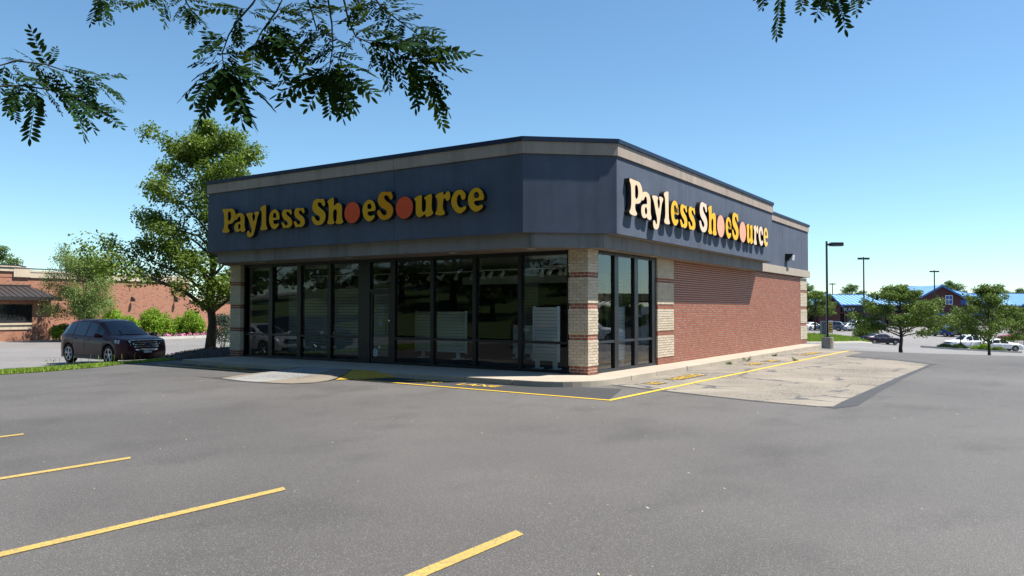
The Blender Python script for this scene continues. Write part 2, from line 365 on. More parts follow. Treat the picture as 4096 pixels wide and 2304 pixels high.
def raw_mesh(name, V, F, mat, tint=None, smooth=False):
    """fast mesh from numpy arrays; F has a fixed corner count"""
    me = bpy.data.meshes.new(name)
    V = np.asarray(V, np.float32)
    F = np.asarray(F, np.int32)
    k = F.shape[1]
    me.vertices.add(len(V))
    me.vertices.foreach_set('co', V.ravel())
    me.loops.add(F.size)
    me.loops.foreach_set('vertex_index', F.ravel())
    me.polygons.add(len(F))
    me.polygons.foreach_set('loop_start', np.arange(0, F.size, k, dtype=np.int32))
    me.polygons.foreach_set('loop_total', np.full(len(F), k, np.int32))
    if smooth:
        me.polygons.foreach_set('use_smooth', np.ones(len(F), bool))
    me.update(calc_edges=True)
    if tint is not None:
        a = me.attributes.new('tint', 'FLOAT', 'FACE')
        a.data.foreach_set('value', np.asarray(tint, np.float32))
    me.materials.append(MATS[mat])
    return me


def text_mesh(name, s, size, mat, bold=0.0, spacing=1.0):
    """flat lettering in the xy plane from the built-in font; returns mesh and width"""
    c = bpy.data.curves.new(name, 'FONT')
    c.body = s
    c.size = size
    c.offset = bold
    c.space_character = spacing
    c.fill_mode = 'FRONT'
    c.resolution_u = 2
    o = bpy.data.objects.new(name, c)
    col.objects.link(o)
    dg = bpy.context.evaluated_depsgraph_get()
    me = bpy.data.meshes.new_from_object(o.evaluated_get(dg))
    bpy.data.objects.remove(o)
    me.materials.clear()
    me.materials.append(MATS[mat])
    xs = [v.co.x for v in me.vertices]
    return me, (min(xs), max(xs))


def smooth_loop(pts, sub=4):
    """closed Catmull-Rom through pts"""
    n = len(pts)
    out = []
    P_ = np.array(pts, float)
    for i in range(n):
        a, b, c, d = P_[i - 1], P_[i], P_[(i + 1) % n], P_[(i + 2) % n]
        for k in range(sub):
            t = k / sub
            out.append(0.5 * (2 * b + (c - a) * t + (2 * a - 5 * b + 4 * c - d) * t * t + (3 * b - a - 3 * c + d) * t ** 3))
    return np.array(out)


def outline_mesh(name, loops, ext, offset=0.0):
    """filled 2-D outlines with thickness 2*ext (curve offset grows or shrinks it)"""
    c = bpy.data.curves.new(name, 'CURVE')
    c.dimensions = '2D'
    c.fill_mode = 'BOTH'
    c.extrude = ext
    c.offset = offset
    for L in loops:
        sp = c.splines.new('POLY')
        sp.points.add(len(L) - 1)
        sp.points.foreach_set('co', np.c_[L, np.zeros(len(L)), np.ones(len(L))].ravel())
        sp.use_cyclic_u = True
    o = bpy.data.objects.new(name, c)
    col.objects.link(o)
    dg = bpy.context.evaluated_depsgraph_get()
    me = bpy.data.meshes.new_from_object(o.evaluated_get(dg))
    bpy.data.objects.remove(o)
    return me


def map_mesh(me, fn, mat):
    co = np.empty(len(me.vertices) * 3)
    me.vertices.foreach_get('co', co)
    co = fn(co.reshape(-1, 3))
    me.vertices.foreach_set('co', co.ravel())
    me.materials.clear()
    me.materials.append(MATS[mat])
    me.update()
    return me


def offset_line(pts, d):
    """offset an open plan polyline to its right-hand side by d, mitred"""
    P_ = [Vector((p[0], p[1])) for p in pts]
    out = []
    for i in range(len(P_)):
        ns = []
        if i > 0:
            e = (P_[i] - P_[i - 1]).normalized()
            ns.append(Vector((e.y, -e.x)))
        if i < len(P_) - 1:
            e = (P_[i + 1] - P_[i]).normalized()
            ns.append(Vector((e.y, -e.x)))
        if len(ns) == 1:
            out.append(P_[i] + ns[0] * d)
        else:
            b = (ns[0] + ns[1]).normalized()
            out.append(P_[i] + b * (d / max(0.2, b.dot(ns[0]))))
    return [(p.x, p.y) for p in out]
# ------------------------------------------------------------------ materials
def asphalt_mat(name, dark, light, speck, big=0.35, fine=260.0):
    m, nt, bs = node_mat(name)
    v = coords(nt)
    c = mix(nt, noise(nt, v, big, 4, 0.6, 0.3, 0.7), dark, light)
    c = mix(nt, noise(nt, coords(nt, (1, 0.6, 1)), 0.9, 5, 0.6, 0.52, 0.80), c, tuple(x * 0.75 for x in dark))
    c = mix(nt, noise(nt, v, 85.0, 5, 0.9, 0.40, 0.58), tuple(x * 0.45 for x in dark), c)
    vo = N(nt, 'ShaderNodeTexVoronoi', feature='F1')
    vo.inputs['Scale'].default_value = 150.0
    nt.links.new(v, vo.inputs['Vector'])
    sc = N(nt, 'ShaderNodeSeparateColor')
    nt.links.new(vo.outputs['Color'], sc.inputs[0])
    g = N(nt, 'ShaderNodeMapRange')
    g.inputs[1].default_value, g.inputs[2].default_value = 0.86, 0.93
    nt.links.new(sc.outputs[0], g.inputs[0])
    c = mix(nt, math_n(nt, 'MULTIPLY', g.outputs[0], 0.3), c, speck)
    nt.links.new(c, bs.inputs['Base Color'])
    bs.inputs['Roughness'].default_value = 0.72
    bs.inputs['Specular IOR Level'].default_value = 0.45
    bump(nt, bs, noise(nt, v, 110, 4, 0.75, 0, 1), 0.7, 0.006)
    return m


asphalt_mat('asphalt', (0.078, 0.071, 0.0645), (0.162, 0.150, 0.137), (0.36, 0.34, 0.31), 0.13)
asphalt_mat('fresh_asphalt', (0.045, 0.043, 0.044), (0.06, 0.058, 0.058), (0.12, 0.12, 0.12))
asphalt_mat('far_lot', (0.20, 0.187, 0.175), (0.27, 0.253, 0.238), (0.45, 0.43, 0.4), 0.12)
asphalt_mat('tar', (0.05, 0.049, 0.05), (0.07, 0.07, 0.07), (0.1, 0.1, 0.1))


def gravel_mat(name, a, b, dark, crack=False):
    m, nt, bs = node_mat(name)
    v = coords(nt)
    vo = N(nt, 'ShaderNodeTexVoronoi', feature='F1')
    vo.inputs['Scale'].default_value = 28.0
    nt.links.new(v, vo.inputs['Vector'])
    sc = N(nt, 'ShaderNodeSeparateColor')
    nt.links.new(vo.outputs['Color'], sc.inputs[0])
    c = mix(nt, sc.outputs[0], a, b)
    c = mix(nt, noise(nt, v, 16.0, 4, 0.7, 0.35, 0.62), dark, c)
    c = mix(nt, noise(nt, v, 0.5, 4, 0.6, 0.3, 0.7), c, tuple(x * 0.82 for x in a))
    if crack:
        ve = N(nt, 'ShaderNodeTexVoronoi', feature='DISTANCE_TO_EDGE')
        ve.inputs['Scale'].default_value = 0.55
        nz = N(nt, 'ShaderNodeTexNoise')
        nz.inputs['Scale'].default_value = 2.0
        nz.inputs['Detail'].default_value = 5
        nt.links.new(v, nz.inputs['Vector'])
        va = N(nt, 'ShaderNodeVectorMath', operation='MULTIPLY_ADD')
        nt.links.new(nz.outputs['Color'], va.inputs[0])
        va.inputs[1].default_value = (0.9, 0.9, 0)
        nt.links.new(v, va.inputs[2])
        nt.links.new(va.outputs[0], ve.inputs['Vector'])
        r = N(nt, 'ShaderNodeMapRange')
        r.inputs[1].default_value, r.inputs[2].default_value = 0.012, 0.03
        r.inputs[3].default_value, r.inputs[4].default_value = 1.0, 0.0
        nt.links.new(ve.outputs['Distance'], r.inputs[0])
        f = math_n(nt, 'MULTIPLY', r.outputs[0], noise(nt, v, 0.6, 2, 0.5, 0.42, 0.55))
        c = mix(nt, f, c, (0.07, 0.068, 0.07))
    nt.links.new(c, bs.inputs['Base Color'])
    bs.inputs['Roughness'].default_value = 0.9
    bump(nt, bs, sc.outputs[1], 0.5, 0.006)
    return m


gravel_mat('old_gravel', (0.31, 0.27, 0.212), (0.135, 0.115, 0.09), (0.05, 0.045, 0.038), True)
gravel_mat('ramp_white', (0.32, 0.31, 0.29), (0.13, 0.127, 0.12), (0.055, 0.053, 0.05))
gravel_mat('ramp_tan', (0.25, 0.21, 0.155), (0.14, 0.117, 0.09), (0.07, 0.06, 0.05))


def concrete_mat(name, c, streak=0.0, var=0.16):
    m, nt, bs = node_mat(name)
    v = coords(nt)
    k = mix(nt, noise(nt, v, 1.1, 6, 0.65, 0.25, 0.75), tuple(x * (1 - var) for x in c), tuple(min(1, x * (1 + var)) for x in c))
    k = mix(nt, noise(nt, v, 45, 4, 0.7, 0.25, 0.6), tuple(x * 0.8 for x in c), k)
    if streak:
        k = mix(nt, math_n(nt, 'MULTIPLY', noise(nt, coords(nt, (1, 1, 0.07)), 2.6, 5, 0.65, 0.48, 0.72), streak), k, tuple(x * 0.45 for x in c))
        k = mix(nt, math_n(nt, 'MULTIPLY', noise(nt, coords(nt, (1, 1, 0.09)), 1.7, 4, 0.6, 0.55, 0.75), streak * 0.7), k, tuple(min(1, x * 1.45) for x in c))
    nt.links.new(k, bs.inputs['Base Color'])
    bs.inputs['Roughness'].default_value = 0.85
    bs.inputs['Specular IOR Level'].default_value = 0.3
    bump(nt, bs, noise(nt, v, 130, 4, 0.7, 0, 1), 0.35, 0.004)
    return m


concrete_mat('sidewalk', (0.375, 0.32, 0.25), 0.0, 0.2)
concrete_mat('kerb', (0.42, 0.39, 0.33), 0.4)
concrete_mat('kerb_white', (0.55, 0.52, 0.46), 0.2)
concrete_mat('stucco_navy', (0.074, 0.092, 0.128), 0.42, 0.26)
concrete_mat('stucco_band', (0.33, 0.27, 0.225), 0.55, 0.12)
concrete_mat('beam_stucco', (0.19, 0.185, 0.185), 0.7, 0.14)
concrete_mat('soffit', (0.25, 0.20, 0.155), 0.0, 0.10)
concrete_mat('ledge', (0.36, 0.305, 0.25), 0.2, 0.08)
concrete_mat('mortar_light', (0.60, 0.55, 0.49), 0.0, 0.12)
concrete_mat('mortar_cream', (0.26, 0.225, 0.17), 0.0, 0.12)
concrete_mat('plinth_concrete', (0.27, 0.25, 0.21), 0.6, 0.2)
concrete_mat('cream_stone', (0.58, 0.48, 0.35), 0.3, 0.1)

tinted('brick_red', (0.215, 0.070, 0.036), (0.265, 0.090, 0.047), 0.85, bmp=0.4)
tinted('brick_cream', (0.42, 0.345, 0.25), (0.53, 0.445, 0.335), 0.85, bmp=0.4)
simple('cap_metal', (0.010, 0.020, 0.050), 0.5, 0.0, 0.15, 2, spec=0.25)
simple('joint_dark', (0.02, 0.02, 0.022), 0.9)
simple('frame_black', (0.012, 0.012, 0.015), 0.35, 0.3, spec=0.5)
simple('frame_grey', (0.03, 0.033, 0.04), 0.4, 0.4)
simple('chrome', (0.75, 0.76, 0.78), 0.12, 1.0)
simple('roof_membrane', (0.35, 0.35, 0.34), 0.9, 0, 0.1)
glass_mat('shop_glass', (0.88, 0.92, 0.92), 1.42, 0.06)
glass_mat('shop_glass_side', (0.88, 0.92, 0.92), 1.8, 0.08)
glass_mat('car_glass', (0.10, 0.11, 0.12), 1.55)
glass_mat('house_glass', (0.12, 0.13, 0.14), 1.6)
simple('carpet', (0.035, 0.032, 0.032), 0.95, 0, 0.2, 8)
simple('ceiling_tile', (0.35, 0.35, 0.34), 0.9)
simple('inner_wall', (0.10, 0.10, 0.095), 0.9, 0, 0.1, 1)
simple('slat_white', (0.72, 0.77, 0.77), 0.5, 0, 0.05, 2)
simple('slat_dim', (0.34, 0.36, 0.35), 0.6, 0, 0.08, 2)
simple('slat_groove', (0.02, 0.024, 0.024), 0.7)
simple('lamp_white', (0.6, 0.6, 0.58), 0.4)
simple('yellow_paint', (0.60, 0.39, 0.025), 0.7, 0, 0.14, 14, bmp=0.4, bscale=110)


def worn_paint(name, c, base, lo, hi):
    m, nt, bs = node_mat(name)
    v = coords(nt)
    f = noise(nt, v, 45, 6, 0.85, lo, hi)
    k = mix(nt, f, c, base)
    k = mix(nt, noise(nt, v, 2.0, 3, 0.6, 0.3, 0.8), k, tuple(x * 0.8 for x in c))
    k = mix(nt, f, k, base)
    nt.links.new(k, bs.inputs['Base Color'])
    bs.inputs['Roughness'].default_value = 0.75
    bump(nt, bs, noise(nt, v, 110, 4, 0.75, 0, 1), 0.5, 0.005)
    return m


worn_paint('stall_paint', (0.46, 0.315, 0.07), (0.11, 0.10, 0.095), 0.50, 0.66)
worn_paint('stencil_paint', (0.68, 0.43, 0.03), (0.10, 0.09, 0.085), 0.52, 0.62)
worn_paint('stencil_black', (0.04, 0.04, 0.042), (0.18, 0.16, 0.14), 0.58, 0.74)
worn_paint('ramp_yellow', (0.60, 0.36, 0.02), (0.03, 0.028, 0.028), 0.50, 0.56)
for nm, c in (('face_mustard', (0.60, 0.31, 0.010)), ('face_amber', (0.58, 0.235, 0.003)), ('face_orange', (0.62, 0.085, 0.028)),
              ('face_cream', (0.70, 0.52, 0.34)), ('face_yellow', (0.74, 0.41, 0.03)), ('face_pale_yellow', (0.74, 0.48, 0.11)), ('face_pink', (0.74, 0.34, 0.235)), ('face_cream_pink', (0.72, 0.53, 0.41))):
    simple(nm, c, 0.6, 0, 0.05, 3, spec=0.12)
simple('letter_return', (0.010, 0.010, 0.012), 0.22, 0, spec=0.6)
simple('straw', (0.11, 0.085, 0.055), 0.95, 0, 0.3, 20)
simple('mulch', (0.045, 0.032, 0.026), 0.95, 0, 0.5, 30, bmp=1.0, bscale=40)
simple('soil', (0.05, 0.035, 0.028), 0.95, 0, 0.4, 8)
simple('bark', (0.10, 0.08, 0.065), 0.95, 0, 0.4, 9, bmp=1.0, bscale=30, space='obj', stretch=(1, 1, 0.2))
simple('bark_dark', (0.045, 0.036, 0.03), 0.95, 0, 0.35, 9, bmp=0.8, bscale=30, space='obj', stretch=(1, 1, 0.2))
simple('bark_birch', (0.30, 0.24, 0.19), 0.9, 0, 0.4, 6, space='obj', stretch=(1, 1, 0.3))
tinted('leaf_linden', (0.062, 0.112, 0.014), (0.165, 0.225, 0.032), 0.5, leaf=0.32)
tinted('leaf_lot', (0.055, 0.098, 0.018), (0.13, 0.185, 0.034), 0.5, leaf=0.28)
tinted('leaf_birch', (0.12, 0.18, 0.045), (0.21, 0.28, 0.09), 0.5, leaf=0.3)
tinted('leaf_bush', (0.13, 0.24, 0.015), (0.24, 0.37, 0.03), 0.5, leaf=0.3)
tinted('leaf_far', (0.05, 0.095, 0.028), (0.105, 0.16, 0.05), 0.6, leaf=0.25)
tinted('leaf_spruce', (0.035, 0.06, 0.045), (0.06, 0.09, 0.07), 0.7, leaf=0.1)
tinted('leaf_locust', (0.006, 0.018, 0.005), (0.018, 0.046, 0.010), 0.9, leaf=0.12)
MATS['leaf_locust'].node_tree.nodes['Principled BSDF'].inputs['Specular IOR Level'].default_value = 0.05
tinted('grass', (0.15, 0.24, 0.02), (0.28, 0.37, 0.06), 0.6, leaf=0.3)
simple('turf', (0.05, 0.08, 0.016), 0.9, 0, 0.35, 1.5)
simple('petal_pink', (0.75, 0.18, 0.42), 0.5)
simple('petal_yellow', (0.8, 0.55, 0.05), 0.5)
simple('pole_black', (0.012, 0.013, 0.017), 0.35, 0.2)
simple('tyre', (0.012, 0.012, 0.012), 0.85)
simple('rim', (0.42, 0.43, 0.45), 0.25, 0.9)
simple('well_black', (0.006, 0.006, 0.006), 0.9)
simple('plastic_black', (0.015, 0.015, 0.016), 0.5)
simple('lens_clear', (0.55, 0.58, 0.62), 0.08, 0.4, coat=1.0)
simple('lens_amber', (0.55, 0.14, 0.02), 0.15, coat=1.0)
simple('lens_red', (0.35, 0.01, 0.01), 0.15, coat=1.0)
simple('plate_white', (0.62, 0.63, 0.65), 0.4)
simple('ink', (0.02, 0.02, 0.06), 0.6)
simple('emblem_blue', (0.01, 0.025, 0.12), 0.2, coat=1.0)
for nm, c, me_ in (('paint_maroon', (0.052, 0.005, 0.011), 0.0), ('paint_white', (0.78, 0.78, 0.77), 0.0), ('paint_silver', (0.40, 0.42, 0.44), 0.7), ('paint_blue_grey', (0.10, 0.13, 0.18), 0.5),
                   ('paint_plum', (0.022, 0.016, 0.036), 0.3), ('paint_red', (0.24, 0.008, 0.012), 0.1), ('paint_blue', (0.02, 0.05, 0.22), 0.3), ('paint_charcoal', (0.035, 0.037, 0.042), 0.4)):
    simple(nm, c, 0.42, me_ * 0.6, coat=0.15, spec=0.3)
simple('blue_roof', (0.19, 0.37, 0.57), 0.45, 0.0, 0.06, 0.5, spec=0.5)
simple('blue_trim', (0.03, 0.13, 0.36), 0.45)
simple('blue_panel', (0.015, 0.085, 0.32), 0.6)
simple('roof_bronze', (0.045, 0.040, 0.040), 0.45, 0.3, 0.1, 2)
simple('sign_white', (0.8, 0.8, 0.8), 0.5)
simple('sign_yellow', (0.75, 0.45, 0.02), 0.5)
simple('box_grey', (0.07, 0.085, 0.10), 0.5)
simple('rust_fence', (0.018, 0.014, 0.013), 0.6)
simple('iron_dark', (0.03, 0.024, 0.022), 0.5)
simple('tan_siding', (0.30, 0.23, 0.12), 0.8, 0, 0.05)
simple('white_metal', (0.72, 0.72, 0.70), 0.5)
simple('brick_mall', (0.075, 0.028, 0.028), 0.9, 0, 0.2, 3)
simple('dark_store', (0.02, 0.02, 0.024), 0.4)


def brick_tex_mat(name, c1, c2, cd, mortar, axis):
    """far brickwork whose bricks are too small to pick apart"""
    m, nt, bs = node_mat(name)
    g = N(nt, 'ShaderNodeNewGeometry')
    sp = N(nt, 'ShaderNodeSeparateXYZ')
    nt.links.new(g.outputs['Position'], sp.inputs[0])
    cb = N(nt, 'ShaderNodeCombineXYZ')
    nt.links.new(sp.outputs[axis], cb.inputs[0])
    nt.links.new(sp.outputs[2], cb.inputs[1])
    b = N(nt, 'ShaderNodeTexBrick')
    nt.links.new(cb.outputs[0], b.inputs['Vector'])
    b.inputs['Scale'].default_value = 1.0
    b.inputs['Brick Width'].default_value = 0.215
    b.inputs['Row Height'].default_value = 0.073
    b.inputs['Mortar Size'].default_value = 0.007
    b.inputs['Bias'].default_value = -0.2
    b.inputs['Color1'].default_value = (*c1, 1)
    b.inputs['Color2'].default_value = (*c2, 1)
    b.inputs['Mortar'].default_value = (*mortar, 1)
    wn_ = N(nt, 'ShaderNodeTexWhiteNoise', noise_dimensions='2D')
    sn = N(nt, 'ShaderNodeVectorMath', operation='SNAP')
    sn.inputs[1].default_value = (0.215, 0.073, 1)
    nt.links.new(cb.outputs[0], sn.inputs[0])
    nt.links.new(sn.outputs[0], wn_.inputs['Vector'])
    r = N(nt, 'ShaderNodeMapRange')
    r.inputs[1].default_value, r.inputs[2].default_value = 0.88, 0.90
    nt.links.new(wn_.outputs['Value'], r.inputs[0])
    c = mix(nt, math_n(nt, 'MULTIPLY', r.outputs[0], 0.6), b.outputs[0], cd)
    nt.links.new(c, bs.inputs['Base Color'])
    bs.inputs['Roughness'].default_value = 0.9


brick_tex_mat('brick_far', (0.30, 0.098, 0.048), (0.38, 0.14, 0.072), (0.14, 0.085, 0.075), (0.50, 0.36, 0.26), 1)
brick_tex_mat('brick_side', (0.27, 0.08, 0.045), (0.33, 0.10, 0.055), (0.22, 0.065, 0.04), (0.5, 0.45, 0.4), 1)
# ------------------------------------------------------------------ terrain
LOT = -0.13
CTRL = [(x, y, LOT) for x in (-12, -4, 4, 12, 22) for y in (-16, -8, 0, 8, 15)] + [
    (0, 20, -0.2), (6, 19, -0.2), (14, 19, -0.2), (24, 22, -0.2),
    (-14, -10, LOT), (-14, -3, LOT), (-14.5, 1, -0.1), (-19, -8, -0.5), (-19, 0, -0.52), (-23, 0, -0.56), (-30, 8, -0.65), (-18, 12, -0.6), (-16, 22, -0.6),
    (-50, 0, -0.78), (-50, 13, -0.76), (-50, 26, -0.72), (-60, 40, -0.6), (-40, 30, -0.7),
    (-4, 44, -1.2), (1.6, 39, -1.50), (6.3, 42, -1.70), (14, 42, -1.6), (-9, 62, -1.66), (-7, 75, -1.95), (-12, 90, -1.95), (2, 81, -2.75), (10, 80, -2.9),
    (1.5, 93, -3.25), (6, 94, -3.26), (-8, 92, -2.8), (-10, 97, -2.3), (-20, 115, -1.65), (-24, 133, -2.15), (-20, 138, -1.95), (-4, 131, -2.8), (6.5, 120, -3.0),
    (-32, 160, -1.77), (7, 187, -1.7), (40, 210, -1.7), (-60, 170, -1.5), (0, 230, -1.6), (-90, 230, -1), (90, 230, -1.5), (60, 120, -2.5), (40, 60, -1.2), (35, 20, -0.5),
    (-120, 60, 0), (-120, -40, 0), (60, -10, -0.3),
    (8, -19, 0.0), (-12, -19, 0.0), (25, -19, 0.0), (0, -30, 1.2), (-20, -30, 1.2), (20, -30, 1.2), (0, -50, 4.0), (-40, -50, 4.0), (40, -50, 4.0), (-40, -25, 0.3), (0, -90, 7), (-80, -90, 7), (80, -90, 7),
    (400, 400, 0), (-400, 400, 0), (400, -400, 8), (-400, -400, 8), (0, 420, 0)]
_C = np.array(CTRL, float)


def _phi(A, B):
    return np.sqrt(((A[:, None, :] - B[None, :, :]) ** 2).sum(-1) + 4.0)


_Wt = np.linalg.solve(_phi(_C[:, :2], _C[:, :2]) + 1e-6 * np.eye(len(_C)), _C[:, 2])


def Hs(xy):
    xy = np.asarray(xy, float).reshape(-1, 2)
    z = np.empty(len(xy))
    for i in range(0, len(xy), 4000):
        z[i:i + 4000] = _phi(xy[i:i + 4000], _C[:, :2]) @ _Wt
    # the lot round the shop is levelled
    x, y = xy[:, 0], xy[:, 1]
    d = np.maximum.reduce([-13.4 - x, x - 40, -16.8 - y, y - 17.5, np.zeros(len(xy))])
    w = np.clip(1 - d / 1.2, 0, 1)
    w = w * w * (3 - 2 * w)
    return z * (1 - w) + LOT * w


def H(x, y):
    return float(Hs([(x, y)])[0])


def in_poly(xy, poly):
    x, y = xy[:, 0], xy[:, 1]
    r = np.zeros(len(xy), bool)
    n = len(poly)
    for i in range(n):
        x1, y1 = poly[i]
        x2, y2 = poly[(i + 1) % n]
        c = ((y1 > y) != (y2 > y)) & (x < (x2 - x1) * (y - y1) / (y2 - y1 + 1e-12) + x1)
        r ^= c
    return r


def grid_sheet(name, xs, ys, dz, mat):
    X, Y = np.meshgrid(xs, ys)
    xy = np.c_[X.ravel(), Y.ravel()]
    V = np.c_[xy, Hs(xy) + dz]
    nx, ny = len(xs), len(ys)
    I = np.arange(nx * ny).reshape(ny, nx)
    F = np.stack([I[:-1, :-1], I[:-1, 1:], I[1:, 1:], I[1:, :-1]], -1).reshape(-1, 4)
    return raw_mesh(name, V, F, mat, smooth=True)


def poly_sheet(name, poly, dz, mat, step=0.6, zfun=None, smooth=True):
    """a sheet with the exact outline `poly`, cut on a grid so that it follows the terrain"""
    bm = bmesh.new()
    f = bm.faces.new([bm.verts.new((p[0], p[1], 0)) for p in poly])
    xs = [p[0] for p in poly]
    ys = [p[1] for p in poly]
    for ax, lo, hi in ((0, min(xs), max(xs)), (1, min(ys), max(ys))):
        t = math.floor(lo / step) * step + step
        while t < hi:
            co = (t, 0, 0) if ax == 0 else (0, t, 0)
            no = (1, 0, 0) if ax == 0 else (0, 1, 0)
            bmesh.ops.bisect_plane(bm, geom=bm.verts[:] + bm.edges[:] + bm.faces[:], plane_co=co, plane_no=no)
            t += step
    xy = np.array([(v.co.x, v.co.y) for v in bm.verts])
    z = Hs(xy) + dz if zfun is None else np.array([zfun(x, y) for x, y in xy])
    for v, zz in zip(bm.verts, z):
        v.co.z = zz
    bmesh.ops.recalc_face_normals(bm, faces=bm.faces)
    me = bpy.data.meshes.new(name)
    bm.to_mesh(me)
    bm.free()
    me.materials.append(MATS[mat])
    return me


def axis_pts(segs):
    out = []
    for a, b, s in segs:
        out += list(np.arange(a, b, s))
    return np.array(out + [segs[-1][1]])


gx = axis_pts([(-800, -120, 40), (-120, -40, 5), (-40, 40, 1.0), (40, 120, 5), (120, 800, 40)])
gy = axis_pts([(-800, -120, 40), (-120, -40, 5), (-40, 140, 1.25), (140, 260, 5), (260, 900, 40)])
link('ground', grid_sheet('ground', gx, gy, -0.06, 'far_lot'), kind='structure')
# dark resurfaced lot round the shop, ragged far edge at the crest
lot_poly = [(-13.3, -17.2), (34, -17.2), (34, 20.5), (20, 18.6), (12, 17.9), (8.4, 17.75), (6.2, 18.3), (4.2, 19.0), (3.3, 19.7), (2.2, 20.4), (0.7, 21.3), (-1.5, 21.6), (-1.5, 3), (-14.2, 3), (-14.6, -1.4), (-14.3, -2.9), (-13.7, -4.2), (-13.35, -6)]
lot = link('parking_lot', poly_sheet('parking_lot', lot_poly, 0.0, 'asphalt', 1.5), kind='structure')
patch = [(0.8, -0.45), (0.99, -0.59), (2.99, -1.32), (4.37, -1.81), (5.6, -2.07), (5.82, -1.95), (5.8, -1.14), (5.84, 1.33), (5.9, 5.42), (6.04, 10.76), (4.75, 12.42), (3.12, 13.5), (3.09, 13.8), (3.13, 16.8), (1.08, 19.55), (0.8, 19.6)]
link('worn_gravel_patch', poly_sheet('worn_gravel_patch', patch, 0.004, 'old_gravel', 1.5), kind='structure')
# dark sealed rim along the patch
rim = [(5.6, -2.07), (5.9, -2.22), (6.15, -1.6), (6.08, 1.3), (6.06, 5.4), (6.14, 10.8), (6.04, 10.76), (5.9, 5.42), (5.84, 1.33), (5.8, -1.14), (5.82, -1.95)]
link('tar_seam', poly_sheet('tar_seam', rim, 0.005, 'tar', 1.5), lot)
link('tar_seam', poly_sheet('tar_seam', [(1.0, -0.72), (2.99, -1.46), (4.37, -1.93), (5.6, -2.16), (5.6, -2.07), (4.37, -1.81), (2.99, -1.32), (0.99, -0.59)], 0.005, 'tar', 1.5), lot)
link('tar_seam', poly_sheet('tar_seam', [(3.1, 13.6), (4.75, 12.42), (6.04, 10.76), (6.3, 11.0), (5.0, 12.8), (3.25, 14.0)], 0.005, 'tar', 1.5), lot)
# the strip of newer asphalt beside the kerb
link('new_asphalt_strip', poly_sheet('new_asphalt_strip', [(-14.0, -2.9), (-8.1, -3.1), (-8.1, -1.8), (-13.9, -1.75)], 0.003, 'fresh_asphalt', 1.5), lot)
link('new_asphalt_strip', poly_sheet('new_asphalt_strip', [(-4.9, -3.05), (2.2, -3.35), (1.5, -1.3), (-4.4, -1.8)], 0.003, 'fresh_asphalt', 1.5), lot)


def line_poly(a, b, w):
    a, b = Vector(a), Vector(b)
    n = (b - a).normalized()
    n = Vector((-n.y, n.x)) * w / 2
    return [tuple(a - n), tuple(b - n), tuple(b + n), tuple(a + n)]


for a, b in (((-13.1, -2.62), (-8.05, -2.74)), ((-5.0, -2.86), (2.27, -3.32))):
    link('lane_line', poly_sheet('lane_line', line_poly(a, b, 0.10), 0.009, 'yellow_paint', 2.0), lot)
link('lane_line', poly_sheet('lane_line', line_poly((2.22, -3.36), (2.40, 19.1), 0.11), 0.0092, 'yellow_paint', 2.0), lot)
for x, y0, sk in ((5.50, -11.36, 0.0), (2.90, -11.38, 0.0), (0.27, -11.33, 0.0), (-2.50, -11.19, 0), (-5.25, -11.2, 0), (-8.0, -11.2, 0), (-10.75, -11.2, 0)):
    link('stall_stripe', poly_sheet('stall_stripe', [(x - 0.14, y0 - 5.2), (x - 0.02, y0 - 5.2), (x + 0.06, y0 - 0.06), (x - 0.05, y0)], 0.006, 'stall_paint', 2.0), lot)


def ground_text(s, u0, w, v0, h, along, mat='stencil_paint', block=False):
    """stencilled word: along 'x' or 'y'; v0 is the base line"""
    me, (a, b) = text_mesh('stencil_word', s, 1.0, mat, 0.018, 1.05)
    k = w / (b - a)

    def fn(c):
        u = u0 + (c[:, 0] - a) * k
        v = c[:, 1] / 0.72 * h
        if along == 'x':
            X, Y = u, v0 + v
        else:
            X, Y = v0 - v, u
        return np.c_[X, Y, np.full(len(c), LOT + 0.0135)]
    map_mesh(me, fn, mat)
    link('stencil_word', me, lot)
    if block:
        e = 0.05
        pl = [(v0 - h - e, u0 - e), (v0 + e, u0 - e), (v0 + e, u0 + w + e), (v0 - h - e, u0 + w + e)]
        link('stencil_backing', poly_sheet('stencil_backing', pl, 0.0075, 'stencil_black', 2.0), lot)


ground_text('NO', -11.75, 0.35, -2.42, 0.34, 'x')
ground_text('PARKING', -10.95, 1.5, -2.40, 0.36, 'x')
ground_text('FIRE', -3.42, 0.95, -2.52, 0.34, 'x')
ground_text('LANE', -1.93, 1.06, -2.58, 0.34, 'x')
ground_text('NO', -0.02, 0.48, 1.74, 0.34, 'y', block=True)
ground_text('PARKING', 1.38, 1.68, 1.72, 0.36, 'y', block=True)
ground_text('FIRE', 7.5, 0.9, 1.72, 0.34, 'y', block=True)
ground_text('LANE', 9.15, 0.85, 1.74, 0.32, 'y', block=True)
ground_text('NO', 13.45, 0.45, 1.74, 0.32, 'y', block=True)
ground_text('PARKING', 14.35, 1.5, 1.78, 0.34, 'y', block=True)

